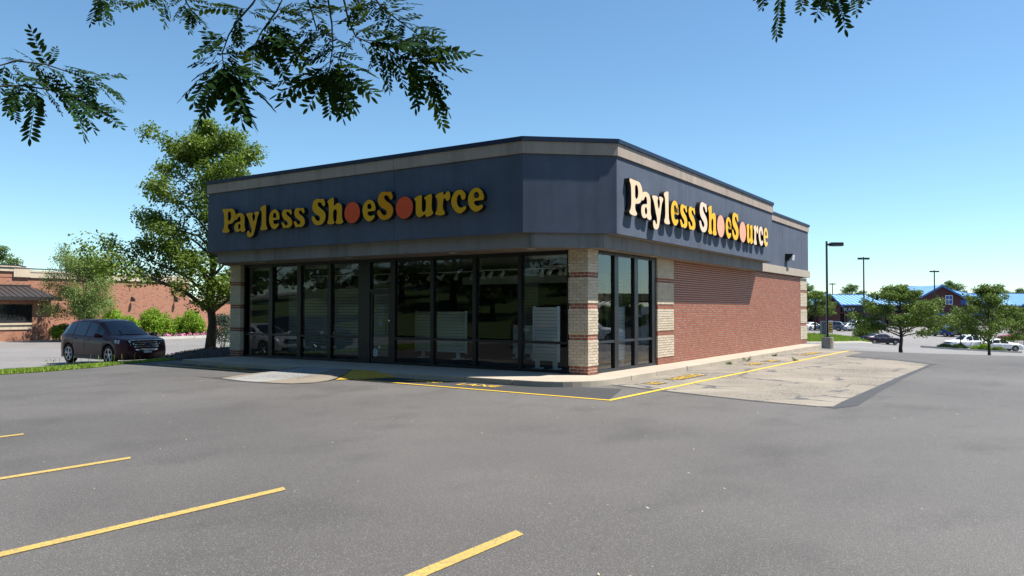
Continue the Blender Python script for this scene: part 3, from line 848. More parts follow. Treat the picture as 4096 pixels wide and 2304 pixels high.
# ------------------------------------------------------------------ pavement round the shop, slab by slab
walk = link('pavement', MB().prism([(-12.85, -1.75), (-0.6, -1.75), (0.65, -0.6), (0.65, 20.3), (-0.5, 20.3), (-0.5, 0.6), (-13.3, 0.6), (-13.3, -0.2), (-12.85, -0.2)], LOT - 0.1, -0.02).mesh('pavement', 'joint_dark'), kind='structure')
xj = [-12.95, -11.45, -9.9, -8.35, -6.8, -5.25, -3.7, -2.15, -0.85]
for a, b in zip(xj[:-1], xj[1:]):
    g = 0.005
    o = link('slab', MB().prism([(a + g, -1.95), (b - g, -1.95), (b - g, 0.195), (a + g, 0.195)], LOT - 0.05, rnd.uniform(-0.002, 0.001)).mesh('slab', 'sidewalk'), walk)
    bv(o, 0.012)
R_ = 1.35
arc = [(0.85 - R_ + R_ * math.cos(t), -1.95 + R_ + R_ * math.sin(t)) for t in [(-90 + 9 * i) * math.pi / 180 for i in range(11)]]
corner = [(-0.845, 0.03), (-0.845, -1.95)] + arc + [(0.85, 0.55), (0.03, 0.55), (0.03, -0.03), (-0.55, -0.03), (-0.55, 0.03)]
bv(link('slab', MB().prism(corner, LOT - 0.05, 0.0).mesh('slab', 'sidewalk'), walk), 0.015)
yj = [0.56, 2.05, 4.1, 6.0, 7.9, 9.83, 11.8, 13.8, 15.8, 17.6, 19.2, 20.3]
for a, b in zip(yj[:-1], yj[1:]):
    bv(link('slab', MB().prism([(-0.14, a + 0.005), (0.85, a + 0.005), (0.85, b - 0.005), (-0.14, b - 0.005)], LOT - 0.08, rnd.uniform(-0.002, 0.001)).mesh('slab', 'sidewalk'), walk), 0.012)
for i, (a, b) in enumerate(((4.1, 4.115), (9.83, 9.85), (14.2, 14.22))):
    link('kerb_joint', MB().box(0.80, 0.853, a, b, LOT - 0.02, 0.002).mesh('kerb_joint', 'joint_dark'), walk)


# asphalt and gravel ramp up to the door, with its yellow flare
def ramp_z(x, y):
    t = min(1, max(0, (y + 4.35) / 2.4))
    xe = -4.85 + 0.65 * min(1, max(0, (y + 3.2) / 1.25))
    s = min(1, max(0, (xe - x) / 0.7)) * min(1, max(0, (x + 7.95) / 0.3))
    return LOT + 0.008 + t * s * (0.0 - LOT)


ramp = link('kerb_ramp', poly_sheet('kerb_ramp', [(-7.62, -4.45), (-7.75, -3.3), (-7.85, -1.93), (-5.75, -1.93), (-5.2, -2.75), (-4.95, -3.5), (-4.88, -4.05), (-5.1, -4.42), (-5.5, -4.55), (-6.5, -4.62)], 0, 'ramp_white', 0.3, ramp_z), kind='structure')
link('tan_gravel', poly_sheet('tan_gravel', [(-6.1, -4.6), (-5.5, -4.55), (-5.1, -4.42), (-4.88, -4.05), (-4.95, -3.5), (-5.2, -2.75), (-5.75, -1.93), (-6.35, -1.93), (-6.0, -2.8), (-5.85, -3.6)], 0, 'ramp_tan', 0.3, lambda x, y: ramp_z(x, y) + 0.003), ramp)
link('tan_gravel', poly_sheet('tan_gravel', [(-7.62, -4.45), (-7.75, -3.3), (-7.85, -1.93), (-7.55, -1.93), (-7.5, -3.3), (-7.3, -4.4)], 0, 'ramp_tan', 0.3, lambda x, y: ramp_z(x, y) + 0.003), ramp)
link('tar_seam', poly_sheet('tar_seam', [(-8.6, -4.5), (-7.62, -4.45), (-6.5, -4.62), (-5.5, -4.55), (-5.1, -4.42), (-4.88, -4.05), (-4.8, -4.1), (-5.05, -4.52), (-5.5, -4.66), (-6.5, -4.75), (-7.7, -4.6)], 0.004, 'tar', 0.6), lot)
link('tar_seam', poly_sheet('tar_seam', [(-7.95, -4.45), (-7.62, -4.45), (-7.75, -3.3), (-7.85, -1.97), (-7.98, -1.97), (-7.85, -3.3)], 0.006, 'tar', 0.6), lot)
link('ramp_flare', poly_sheet('ramp_flare', [(-5.7, -1.955), (-5.2, -2.70), (-4.93, -3.3), (-4.2, -1.955)], 0, 'ramp_yellow', 0.15, lambda x, y: ramp_z(x, y) + 0.005), ramp)
# ------------------------------------------------------------------ the shoe shop
store = thing('shoe_store', 'navy stucco and red brick corner shop with canopy fascia and dark storefront glass', 'shop', (0, 0, 0))
CRS = 0.0677
NC = 44


def course_colour(i):
    if i < 3:
        return 'red'
    return 'cream' if (i - 3) % 11 < 9 else 'red'


# --- corner pier, brick by brick (nearest masonry)
pier = part('corner_pier', MB().box(-0.515, -0.018, 0.018, 0.505, 0, NC * CRS), 'mortar_light', store)
brick_cache = {}


def brick_mesh(lx, ly, mat):
    k = (round(lx, 3), round(ly, 3), mat)
    if k not in brick_cache:
        brick_cache[k] = MB().box(0, lx, 0, ly, 0, CRS - 0.0105).mesh('brick', mat)
    return brick_cache[k]


J = 0.0105
for i in range(NC):
    c = course_colour(i)
    mat = 'brick_' + c
    e = 0.0 if c == 'cream' else 0.016          # red courses sit back
    z = i * CRS + 0.004
    xs, ys = [], []
    if i % 2 == 0:
        segx = [(-0.193, 0.0), (-0.396, -0.193 - J), (-0.532, -0.396 - J)]
        segy = [(0.092 + J, 0.295), (0.295 + J, 0.498), (0.498 + J, 0.52)]
        cx0, cy1 = -0.193, 0.092
    else:
        segx = [(-0.092, 0.0), (-0.295, -0.092 - J), (-0.498, -0.295 - J), (-0.532, -0.498 - J)]
        segy = [(0.193 + J, 0.396), (0.396 + J, 0.52)]
        cx0, cy1 = -0.092, 0.193
    # corner brick
    link('brick', brick_mesh(0.0 - e - cx0, cy1 - e, mat), pier, loc=(cx0, e, z))
    for a, b in segx[1:]:
        a2 = a + (e if a < -0.53 else 0)
        if b - a2 > 0.012:
            link('brick', brick_mesh(b - a2, 0.09, mat), pier, loc=(a2, e + rnd.uniform(-0.0012, 0.0012), z))
    for a, b in segy:
        b2 = b - (e if b > 0.51 else 0)
        if b2 - a > 0.012:
            link('brick', brick_mesh(0.09, b2 - a, mat), pier, loc=(-0.09 - e + rnd.uniform(-0.0012, 0.0012), a, z))


# --- the other masonry: real bricks, joined
def brick_face(mbs, o, u, n, length, z0=0.0, colour=None, proud=None, start=0.0, ends=False):
    """o: plan origin of the face plane, u along the wall, n outward; mbs: dict colour -> MB"""
    for i in range(NC):
        c = colour or course_colour(i)
        e = (0.0 if c == 'cream' else -0.016) if proud is None else proud
        s = -(i % 2) * 0.1067 + start
        z = z0 + i * CRS + 0.004
        while s < length:
            a, b = max(0, s), min(length, s + 0.203 - J)
            if b - a > 0.012:
                d = rnd.uniform(-0.0015, 0.0015)
                pts = []
                for (uu, nn) in ((a, e + d), (b, e + d), (b, e - 0.06), (a, e - 0.06)):
                    pts.append((o[0] + u[0] * uu + n[0] * nn, o[1] + u[1] * uu + n[1] * nn))
                lo = [(p[0], p[1], z) for p in pts]
                hi = [(p[0], p[1], z + CRS - 0.0135) for p in pts]
                mbs[c].add(lo + hi, [(0, 1, 5, 4), (4, 5, 6, 7), (0, 3, 2, 1), (0, 4, 7, 3), (1, 2, 6, 5)], rnd.random())
            s += 0.203


def masonry(name, label, faces, core, core_mat):
    w = part(name, core, core_mat, store, label=label)
    mbs = {'red': MB(), 'cream': MB()}
    for f in faces:
        brick_face(mbs, *f[0], **f[1])
    for c in mbs:
        if mbs[c].f:
            part('bricks', mbs[c], 'brick_' + c, w, tint=True, kind='stuff')
    return w


masonry('pier', None, [(((0, 4.086), (0, 1), (1, 0), 1.188), {}), (((-0.15, 4.086), (1, 0), (0, -1), 0.15), {})],
        MB().box(-0.5, -0.024, 4.108, 5.30, 0, NC * CRS), 'mortar_light')
masonry('brick_wall', None, [(((0, 5.28), (0, 1), (1, 0), 14.85), dict(colour='red', proud=-0.016))],
        MB().box(-0.3, -0.022, 5.302, 20.15, 0, NC * CRS), 'mortar_light')
part('control_joint', MB().box(-0.02, -0.0135, 12.60, 12.616, 0, 2.97), 'mortar_cream', store)
masonry('pier', None, [(((0, 20.14), (0, 1), (1, 0), 1.20), {})], MB().box(-0.5, -0.022, 20.152, 21.30, 0, NC * CRS), 'mortar_light')
masonry('pier', None, [(((-13.308, 0), (1, 0), (0, -1), 0.535), {}), (((-12.773, 0), (0, 1), (1, 0), 0.15), {})],
        MB().box(-13.29, -12.80, 0.024, 0.5, 0, NC * CRS), 'mortar_light')
part('side_wall', MB().box(-13.3, -13.05, 0.501, 21.3, 0, 3.0), 'brick_side', store)
part('side_wall', MB().box(-13.3, -0.501, 21.302, 21.5, 0, 3.0), 'brick_side', store)

# --- canopy fascia in plan, from the left return round the cut corner to the far return
XL, XF, YF = -12.604, 0.7025, -1.353
BX, CY, WD = -0.955, 0.095, 13.05
Z0, Z1, Z2, Z3 = 3.302, 5.113, 5.40, 5.497
plan = [(XL - 1.5, YF + 1.5), (XL, YF), (-8.668, YF), (-4.879, YF), (BX, YF), (XF, CY), (XF, 4.423), (XF, 8.639), (XF, WD), (XF - 0.8, WD + 0.8)]
JOINTS = {2, 3, 6, 7}


def ring(name, out, thick, z0, z1, mat, gap=0.006, bevel=0.0):
    A = offset_line(plan, out)
    B = offset_line(plan, out - thick)
    for i in range(len(plan) - 1):
        a, b, c, d = Vector(A[i]), Vector(A[i + 1]), Vector(B[i + 1]), Vector(B[i])
        e = (b - a).normalized() * gap
        if i in JOINTS:
            a, d = a + e, d + e
        if i + 1 in JOINTS:
            b, c = b - e, c - e
        o = part(name, MB().prism([tuple(a), tuple(b), tuple(c), tuple(d)], z0, z1), mat, store)
        if bevel:
            bv(o, bevel)


part('fascia_core', MB().prism(offset_line(plan, -0.05) + [(-0.6, WD + 0.8), (-0.6, 1.2), (XL - 1.0, 1.2)], Z0 + 0.05, Z2 - 0.06), 'joint_dark', store)
ring('fascia_panel', 0.0, 0.12, Z0, Z1 - 0.006, 'stucco_navy')
ring('cornice_band', 0.04, 0.17, Z1, Z2 - 0.004, 'stucco_band')
ring('coping', 0.075, 0.30, Z2, Z3, 'cap_metal', 0.001)
part('roof', MB().prism(offset_line(plan, -0.25) + [(-0.4, 21.2), (-13.2, 21.2), (-13.2, 0.5)], Z2 - 0.05, Z2 - 0.02), 'roof_membrane', store)
# underside of the fascia
part('fascia_soffit', MB().prism(offset_line(plan, -0.015) + [(-0.05, WD + 0.8), (-0.05, 1.0), (XL - 1.0, 1.0)], Z0 + 0.004, Z0 + 0.04), 'soffit', store)
# beam below
bplan = [(-13.56, 0.0), (-12.41, -1.15), (-0.86, -1.15), (0.43, -0.02), (0.43, 12.78), (-0.02, 13.23)]
BA, BB = bplan, offset_line(bplan, -0.14)
bj = [(-13.56, 0.0), (-12.41, -1.15), (-4.6, -1.15), (-0.86, -1.15), (0.43, -0.02), (0.43, 6.6), (0.43, 12.78), (-0.02, 13.23)]
bi = offset_line(bj, -0.14)
for i in range(len(bj) - 1):
    part('beam', MB().prism([bj[i], bj[i + 1], bi[i + 1], bi[i]], 2.972, Z0 + 0.003), 'beam_stucco', store)
part('soffit', MB().prism(offset_line(bplan, -0.01) + [(-0.02, 0.56), (-0.535, 0.56), (-0.535, 0.30), (-13.5, 0.30)], 2.98, 3.02), 'soffit', store)
for (x, y) in ((-11.0, -0.55), (-7.3, -0.55), (-3.6, -0.55), (-1.2, -0.6), (0.2, 0.9), (0.2, 3.4)):
    d = part('downlight', MB().disc((x, y, 2.972), 0.10, 'z', 20, 0.012), 'lamp_white', store)
    part('lens', MB().disc((x, y, 2.969), 0.075, 'z', 20, 0.004), 'ceiling_tile', d)
# rear lower front: ledge, panels, band, coping
part('ledge', MB().box(-0.3, 0.09, 13.3, 21.62, 3.018, 3.329), 'ledge', store, bevel=0.008)
for a, b in ((13.0, 17.11), (17.13, 20.3), (20.32, 21.55)):
    part('fascia_panel', MB().box(-0.2, 0.02, a, b, 3.329, 5.134), 'stucco_navy', store)
    part('cornice_band', MB().box(-0.2, 0.06, a, b, 5.138, 5.386), 'stucco_band', store)
part('fascia_core', MB().box(-0.25, -0.02, 13.1, 21.5, 3.1, 5.30), 'joint_dark', store)
part('coping', MB().box(-0.3, 0.09, 13.0, 21.64, 5.388, 5.482), 'cap_metal', store)

# --- storefront glazing, front
GY = 0.20
fr = [(-12.916, -12.70), (-11.563, -11.383), (-10.23, -10.06), (-8.898, -8.749), (-7.618, -7.158), (-6.37, -6.195), (-4.913, -4.80), (-3.495, -3.381), (-2.072, -1.967), (-0.656, -0.53)]
part('head', MB().box(-12.92, -0.532, GY - 0.05, GY + 0.10, 2.885, 2.979), 'frame_black', store)
part('sill', MB().box(-12.92, -7.62, GY - 0.06, GY + 0.10, 0.0, 0.065), 'frame_black', store)
part('sill', MB().box(-6.19, -0.532, GY - 0.06, GY + 0.10, 0.0, 0.065), 'frame_black', store)
for a, b in fr:
    part('mullion', MB().box(a, b, GY - 0.055, GY + 0.11, 0.003, 2.98), 'frame_black', store)
part('mullion', MB().box(-12.79, -12.70, 0.155, 0.30, 0.0, 2.97), 'frame_black', store)
bays = list(zip([f[1] for f in fr[:-1]], [f[0] for f in fr[1:]]))
for k, (a, b) in enumerate(bays):
    if k == 4:
        continue
    b2 = b
    part('transom_bar', MB().box(a - 0.002, b2 + 0.002, GY - 0.05, GY + 0.09, 0.70, 0.76), 'frame_black', store)
    for z0, z1 in ((0.06, 0.705), (0.755, 2.89)):
        part('pane', MB().add([(a, GY, z0), (b2, GY, z0), (b2, GY, z1), (a, GY, z1)], [(0, 1, 2, 3)]), 'shop_glass', store)
# door
door = part('door', MB().box(-7.158, -7.075, GY - 0.03, GY + 0.03, 0.02, 2.03).box(-6.455, -6.37, GY - 0.03, GY + 0.03, 0.02, 2.03).box(-7.075, -6.455, GY - 0.03, GY + 0.03, 0.02, 0.16).box(-7.075, -6.455, GY - 0.03, GY + 0.03, 1.96, 2.03), 'frame_black', store, label='black framed glass shop door with stickers')
part('pane', MB().add([(-7.075, GY, 0.16), (-6.455, GY, 0.16), (-6.455, GY, 1.96), (-7.075, GY, 1.96)], [(0, 1, 2, 3)]), 'shop_glass', door)
part('handle', MB().tube([(-6.50, GY - 0.03, 0.85), (-6.50, GY - 0.08, 0.87), (-6.50, GY - 0.08, 1.17), (-6.50, GY - 0.03, 1.19)], 0.012), 'frame_grey', door)
part('lock', MB().disc((-6.42, GY - 0.045, 1.22), 0.022, 'y', 14, 0.02), 'chrome', door)
part('transom_bar', MB().box(-7.16, -6.365, GY - 0.06, GY + 0.10, 2.035, 2.12), 'frame_black', store)
part('pane', MB().add([(-7.158, GY, 2.12), (-6.37, GY, 2.12), (-6.37, GY, 2.89), (-7.158, GY, 2.89)], [(0, 1, 2, 3)]), 'shop_glass', store)
simple('sticker_white', (0.40, 0.44, 0.48), 0.5)
simple('sticker_pale', (0.22, 0.24, 0.26), 0.5)
for (x0, x1, z0, z1, m_) in ((-7.06, -6.90, 0.20, 0.40, 'sticker_white'), (-6.86, -6.72, 1.08, 1.19, 'sticker_pale')):
    st = part('sticker', MB().box(x0, x1, GY - 0.006, GY - 0.003, z0, z1), m_, door)
    ln = MB()
    for q in range(4):
        zz = z1 - (z1 - z0) * (0.2 + 0.19 * q)
        ln.box(x0 + 0.015, x1 - 0.015 - 0.02 * (q % 2), GY - 0.0075, GY - 0.0065, zz - 0.006, zz + 0.006)
    part('print', ln, 'ink', st)
part('sticker', MB().disc((-6.82, GY - 0.006, 0.46), 0.04, 'y', 18, 0.003), 'sticker_white', door)
hrs, (ha, hb) = text_mesh('sticker', 'Payless\nMon  10-9\nTue  10-9\nWed  10-9\nThu  10-9\nFri  10-9\nSat  10-9\nSun 12-6', 0.06, 'sticker_pale')
map_mesh(hrs, lambda c: np.c_[-6.90 + c[:, 0], np.full(len(c), GY - 0.004), 1.66 + c[:, 1]], 'sticker_pale')
link('sticker', hrs, door)

# --- side glazing
GX = -0.10
part('head', MB().box(GX - 0.1, GX + 0.05, 0.522, 4.08, 2.90, 2.979), 'frame_black', store)
part('sill', MB().box(GX - 0.1, GX + 0.06, 0.522, 4.08, 0.0, 0.07), 'frame_grey', store)
sm = [(0.523, 0.60), (1.50, 1.72), (2.68, 2.90), (3.82, 4.08)]
for a, b in sm:
    part('mullion', MB().box(GX - 0.12, GX + 0.055, a, b, 0.003, 2.98), 'frame_black', store)
for (a, b) in zip([q[1] for q in sm[:-1]], [q[0] for q in sm[1:]]):
    part('transom_bar', MB().box(GX - 0.09, GX + 0.05, a - 0.002, b + 0.002, 0.715, 0.775), 'frame_grey', store)
    for z0, z1 in ((0.06, 0.72), (0.77, 2.91)):
        part('pane', MB().add([(GX, a, z0), (GX, b, z0), (GX, b, z1), (GX, a, z1)], [(0, 1, 2, 3)]), 'shop_glass_side', store)

# --- inside of the shop
part('inner_floor', MB().box(-13.05, -0.15, 0.12, 12.0, -0.05, 0.003), 'carpet', store)
part('inner_ceiling', MB().box(-13.05, -0.3, 0.31, 12.0, 3.0, 3.05), 'ceiling_tile', store)
part('back_wall', MB().box(-13.05, -0.3, 11.9, 12.0, 0, 3.0), 'inner_wall', store)
part('inner_wall', MB().box(-0.42, -0.31, 5.31, 12.0, 0, 3.0), 'inner_wall', store)
part('inner_wall', MB().box(-13.04, -12.95, 0.6, 12.0, 0, 3.0), 'inner_wall', store)
part('bulkhead', MB().box(-12.9, -7.7, 0.62, 0.80, 2.80, 2.995), 'slat_dim', store)
part('bulkhead', MB().box(-6.9, -1.2, 4.2, 4.4, 2.35, 2.60), 'slat_dim', store)
part('bulkhead', MB().box(-2.2, -0.55, 1.0, 1.15, 2.86, 2.995), 'slat_white', store)


def slat_panel(parent, mb_o, axis, u0, u1, p, z0, z1, n, mat='slat_white', th=0.02):
    """wall of horizontal slats, each its own piece"""
    for k in range(n):
        a = z0 + (z1 - z0) * k / n + 0.006
        b = z0 + (z1 - z0) * (k + 1) / n - 0.006
        if axis == 'x':
            part('slat', MB().box(u0, u1, p, p + th, a, b), mat, parent)
        else:
            part('slat', MB().box(p, p + th, u0, u1, a, b), mat, parent)


wallp = thing('slatwall_partition', 'dim slatted display wall behind the four left shop panes', 'display wall', (-10.0, 1.6, 0.003))
part('backing', MB().box(-12.3, -7.75, 1.62, 1.68, 0.003, 2.2), 'slat_groove', wallp)
slat_panel(wallp, None, 'x', -12.3, -7.75, 1.598, 0.10, 2.2, 22, 'slat_dim')
cols = ((-5.1, 5.6), (-3.6, 6.4), (-2.4, 4.9), (-1.1, 3.6))
for n_, (x, y) in enumerate(cols):
    t = thing('slatwall_column', ('dark slatted column left of the wide white stand', 'dark slatted column behind the low cabinet', 'dark slatted column left of the tall white stand', 'dark slatted column seen beside the corner pier')[n_], 'display column', (x, y, 0.003), group='slatted columns inside the shop')
    part('core', MB().box(x - 0.24, x + 0.24, y, y + 0.4, 0.003, 2.4), 'slat_groove', t)
    slat_panel(t, None, 'x', x - 0.25, x + 0.25, y - 0.02, 0.1, 2.4, 22, 'slat_dim')


def stand(name, label, x0, x1, y, z0, z1, n, rotz=0.0, legs=True):
    cx = (x0 + x1) / 2
    t = thing(name, label, 'display stand', (cx, y, 0.003), rotz)
    w = (x1 - x0) / 2
    part('backing', MB().box(-w, w, -0.03, 0.03, z0, z1), 'slat_groove', t, local=True)
    for s in (-1, 1):
        for k in range(n):
            a = z0 + (z1 - z0) * k / n + 0.004
            b = z0 + (z1 - z0) * (k + 1) / n - 0.004
            part('slat', MB().box(-w + 0.01, w - 0.01, min(s * 0.032, s * 0.055), max(s * 0.032, s * 0.055), a, b), 'slat_white', t, local=True)
        part('end_post', MB().box(s * w - 0.02 * (s > 0), s * w + 0.02 * (s < 0) + 0.0001, -0.062, 0.062, z0 - 0.02, z1 + 0.02), 'slat_white', t, local=True)
        part('leg', MB().box(s * w * 0.7 - 0.05, s * w * 0.7 + 0.05, -0.04, 0.04, 0, z0), 'slat_white', t, local=True)
        part('foot', MB().box(s * w * 0.7 - 0.06, s * w * 0.7 + 0.06, -0.22, 0.22, 0, 0.03), 'slat_white', t, local=True)
    return t


stand('display_stand', 'wide white slatted stand seen through the middle panes', -7.85, -5.85, 3.0, 0.20, 1.47, 13)
stand('display_stand', 'tall white slatted stand behind the pane next to the corner pier', -2.10, -1.35, 0.95, 0.22, 1.60, 16)
stand('display_stand', 'tall white slatted stand behind the side window', -0.65, -0.15, 2.45, 0.22, 1.60, 16, math.pi / 2)
stand('display_cabinet', 'low white slatted cabinet behind the wide stand', -5.0, -4.2, 4.4, 0.15, 1.05, 4)

for n_, (x0, x1, y, cans) in enumerate(((-7.4, -4.9, 2.6, (-6.9, -6.4, -5.9, -5.3)), (-4.9, -1.9, 2.2, (-4.6, -4.3, -3.9, -2.6)), (-2.0, -0.6, 1.3, (-1.75, -1.5, -1.3, -1.1, -0.9)), (-12.3, -8.0, 2.5, (-11.6, -11.0, -9.8, -9.2, -8.5)))):
    t = thing('track_light', ('ceiling track of spotlights above the door pane', 'ceiling track of spotlights in the middle panes', 'cluster of white spotlights beside the corner pier', 'ceiling track of spotlights in the left panes')[n_], 'track light', (x0, y, 2.62), group='track lights in the shop')
    part('rail', MB().box(x0, x1, y - 0.02, y + 0.02, 2.66, 2.69), 'lamp_white', t)
    for xx in (x0 + 0.2, x1 - 0.2):
        part('hanger', MB().tube([(xx, y, 2.68), (xx, y, 3.0)], 0.008, 5), 'lamp_white', t)
    for c in cans:
        a = rnd.uniform(-0.5, 0.5)
        s = part('spotlight', MB().tube([(c, y, 2.62), (c + 0.05 * a, y - 0.05, 2.56), (c + 0.16 * a, y - 0.12, 2.46)], [0.035, 0.05, 0.07], 10), 'lamp_white', t)
        part('stem', MB().tube([(c, y, 2.66), (c, y, 2.6)], 0.01, 5), 'lamp_white', s)

# --- wall-pack lamp on the rear panel
t = thing('wall_lamp', 'dark wedge wall lamp on the navy panel above the brick side wall', 'lamp', (0.02, 17.7, 3.75))
part('housing', MB().add([(0.022, 17.5, 3.62), (0.022, 17.9, 3.62), (0.022, 17.9, 3.90), (0.022, 17.5, 3.90), (0.14, 17.5, 3.60), (0.14, 17.9, 3.60), (0.34, 17.9, 3.86), (0.34, 17.5, 3.86), (0.34, 17.5, 3.89), (0.34, 17.9, 3.89)],
     [(0, 3, 8, 7, 4), (1, 5, 6, 9, 2), (3, 2, 9, 8), (7, 8, 9, 6), (0, 4, 5, 1), (0, 1, 2, 3)]), 'pole_black', t)
part('lens', MB().add([(0.145, 17.52, 3.605), (0.145, 17.88, 3.605), (0.335, 17.88, 3.855), (0.335, 17.52, 3.855), (0.30, 17.52, 3.62), (0.30, 17.88, 3.62)], [(0, 1, 5, 4), (4, 5, 2, 3), (0, 4, 3), (1, 2, 5)]), 'lens_clear', t)

# ------------------------------------------------------------------ the two channel-letter signs
SIGN_W = 9.773


def sign(label, k, faces, fn, loc, depth=0.13):
    root = thing('shop_sign', label, 'sign', loc)
    for (ch, x0, z0, x1, z1), fm in zip(SIGN_LAYOUT, faces):
        if ch == 'O':
            tt = np.linspace(0, 2 * math.pi, 49)[:-1]
            loops = [np.c_[(x0 + x1) / 2 + (x1 - x0) / 2 * np.cos(tt), (z0 + z1) / 2 + (z1 - z0) / 2 * np.sin(tt)]]
        else:
            g = GLYPHS[ch]
            A = np.array(g[0], float)
            sx = (x1 - x0) / A[:, 0].max()
            sz = (z1 - z0) / A[:, 1].max()
            loops = [smooth_loop(np.array(L, float) * [sx, sz] + [x0, z0], 4) for L in g]
        loops = [L * k for L in loops]
        dd = depth * (1 if ch != 'a' else 0.97)
        me = map_mesh(outline_mesh('letter', loops, 0.5 * dd), lambda c: fn(c[:, 0], c[:, 1], c[:, 2] + 0.5 * dd, loc), 'letter_return')
        o = link('letter', me, root)
        mf = map_mesh(outline_mesh('face', loops, 0.002, -0.011 * k), lambda c: fn(c[:, 0], c[:, 1], c[:, 2] + dd + 0.002, loc), fm)
        link('face', mf, o)
    return root


M_, A_, O_ = 'face_mustard', 'face_amber', 'face_orange'
CR, YE, PY, PK, CP = 'face_cream', 'face_yellow', 'face_pale_yellow', 'face_pink', 'face_cream_pink'
LZ = 3.83
sign('mustard and orange channel letters on the shaded front fascia', 1.0, [M_] * 9 + [O_, M_, A_, O_] + [M_] * 4,
     lambda u, v, w, l: np.c_[-11.72 + u - l[0], YF - w - 0.004 - l[1], LZ + v - l[2]], (-11.72, YF, LZ))
K2 = 11.56 / 9.765
sign('sunlit faded cream, yellow and pink channel letters on the side fascia', K2, [CR, CR, CR, CR, YE, YE, YE, CP, YE, PK, YE, YE, PK, YE, CR, CP, PY],
     lambda u, v, w, l: np.c_[XF + w + 0.004 - l[0], 0.47 + u - l[1], 3.765 + v - l[2]], (XF, 0.47, 3.765))


def nest(label, c, r, flat):
    m = MB()
    R0 = random.Random(label)
    for k in range(70):
        p = [Vector((R0.gauss(0, 1), R0.gauss(0, 1), R0.gauss(0, 0.8))) * r * 0.5 for _ in range(3)]
        q = [(c[0] + a.x * flat[0], c[1] + a.y * flat[1], c[2] + a.z) for a in p]
        m.tube(q, 0.004, 3, False)
    link('bird_nest', m.mesh('bird_nest', 'straw', c), None, label, 'nest', 'bird nests in the sign letters', None, c)


nest('bird nest in the last letter of the shaded front sign', (-2.19, YF - 0.09, 4.20), 0.09, (1, 0.8))
nest('bird nest in the first round yellow letter of the sunlit side sign', (XF + 0.10, 3.35, 4.17), 0.13, (0.8, 1))
nest('bird nest in the middle yellow letter between the pink discs of the side sign', (XF + 0.10, 7.75, 4.17), 0.12, (0.8, 1))
nest('bird nest under the second letter of the shaded front sign', (-10.92, YF - 0.09, 3.90), 0.06, (1, 0.8))
# ------------------------------------------------------------------ trees and plants
def leaf_cloud(pts, norms, size, rs, aspect=0.55, jit=0.5):
    """one folded diamond per point"""
    n = len(pts)
    d = rs.normal(size=(n, 3))
    d /= np.linalg.norm(d, axis=1)[:, None]
    nn = norms * (1 - jit) + rs.normal(size=(n, 3)) * jit
    nn /= np.linalg.norm(nn, axis=1)[:, None]
    u = np.cross(nn, d)
    u /= np.linalg.norm(u, axis=1)[:, None] + 1e-9
    v = np.cross(nn, u)
    s = (size * rs.uniform(0.65, 1.25, n))[:, None]
    V = np.empty((n, 4, 3))
    V[:, 0] = pts - u * s * 0.5
    V[:, 1] = pts + v * s * 0.5 * aspect - nn * s * 0.08
    V[:, 2] = pts + u * s * 0.5 - nn * s * 0.12
    V[:, 3] = pts - v * s * 0.5 * aspect - nn * s * 0.08
    F = np.arange(n * 4).reshape(n, 4)
    return V.reshape(-1, 3), F


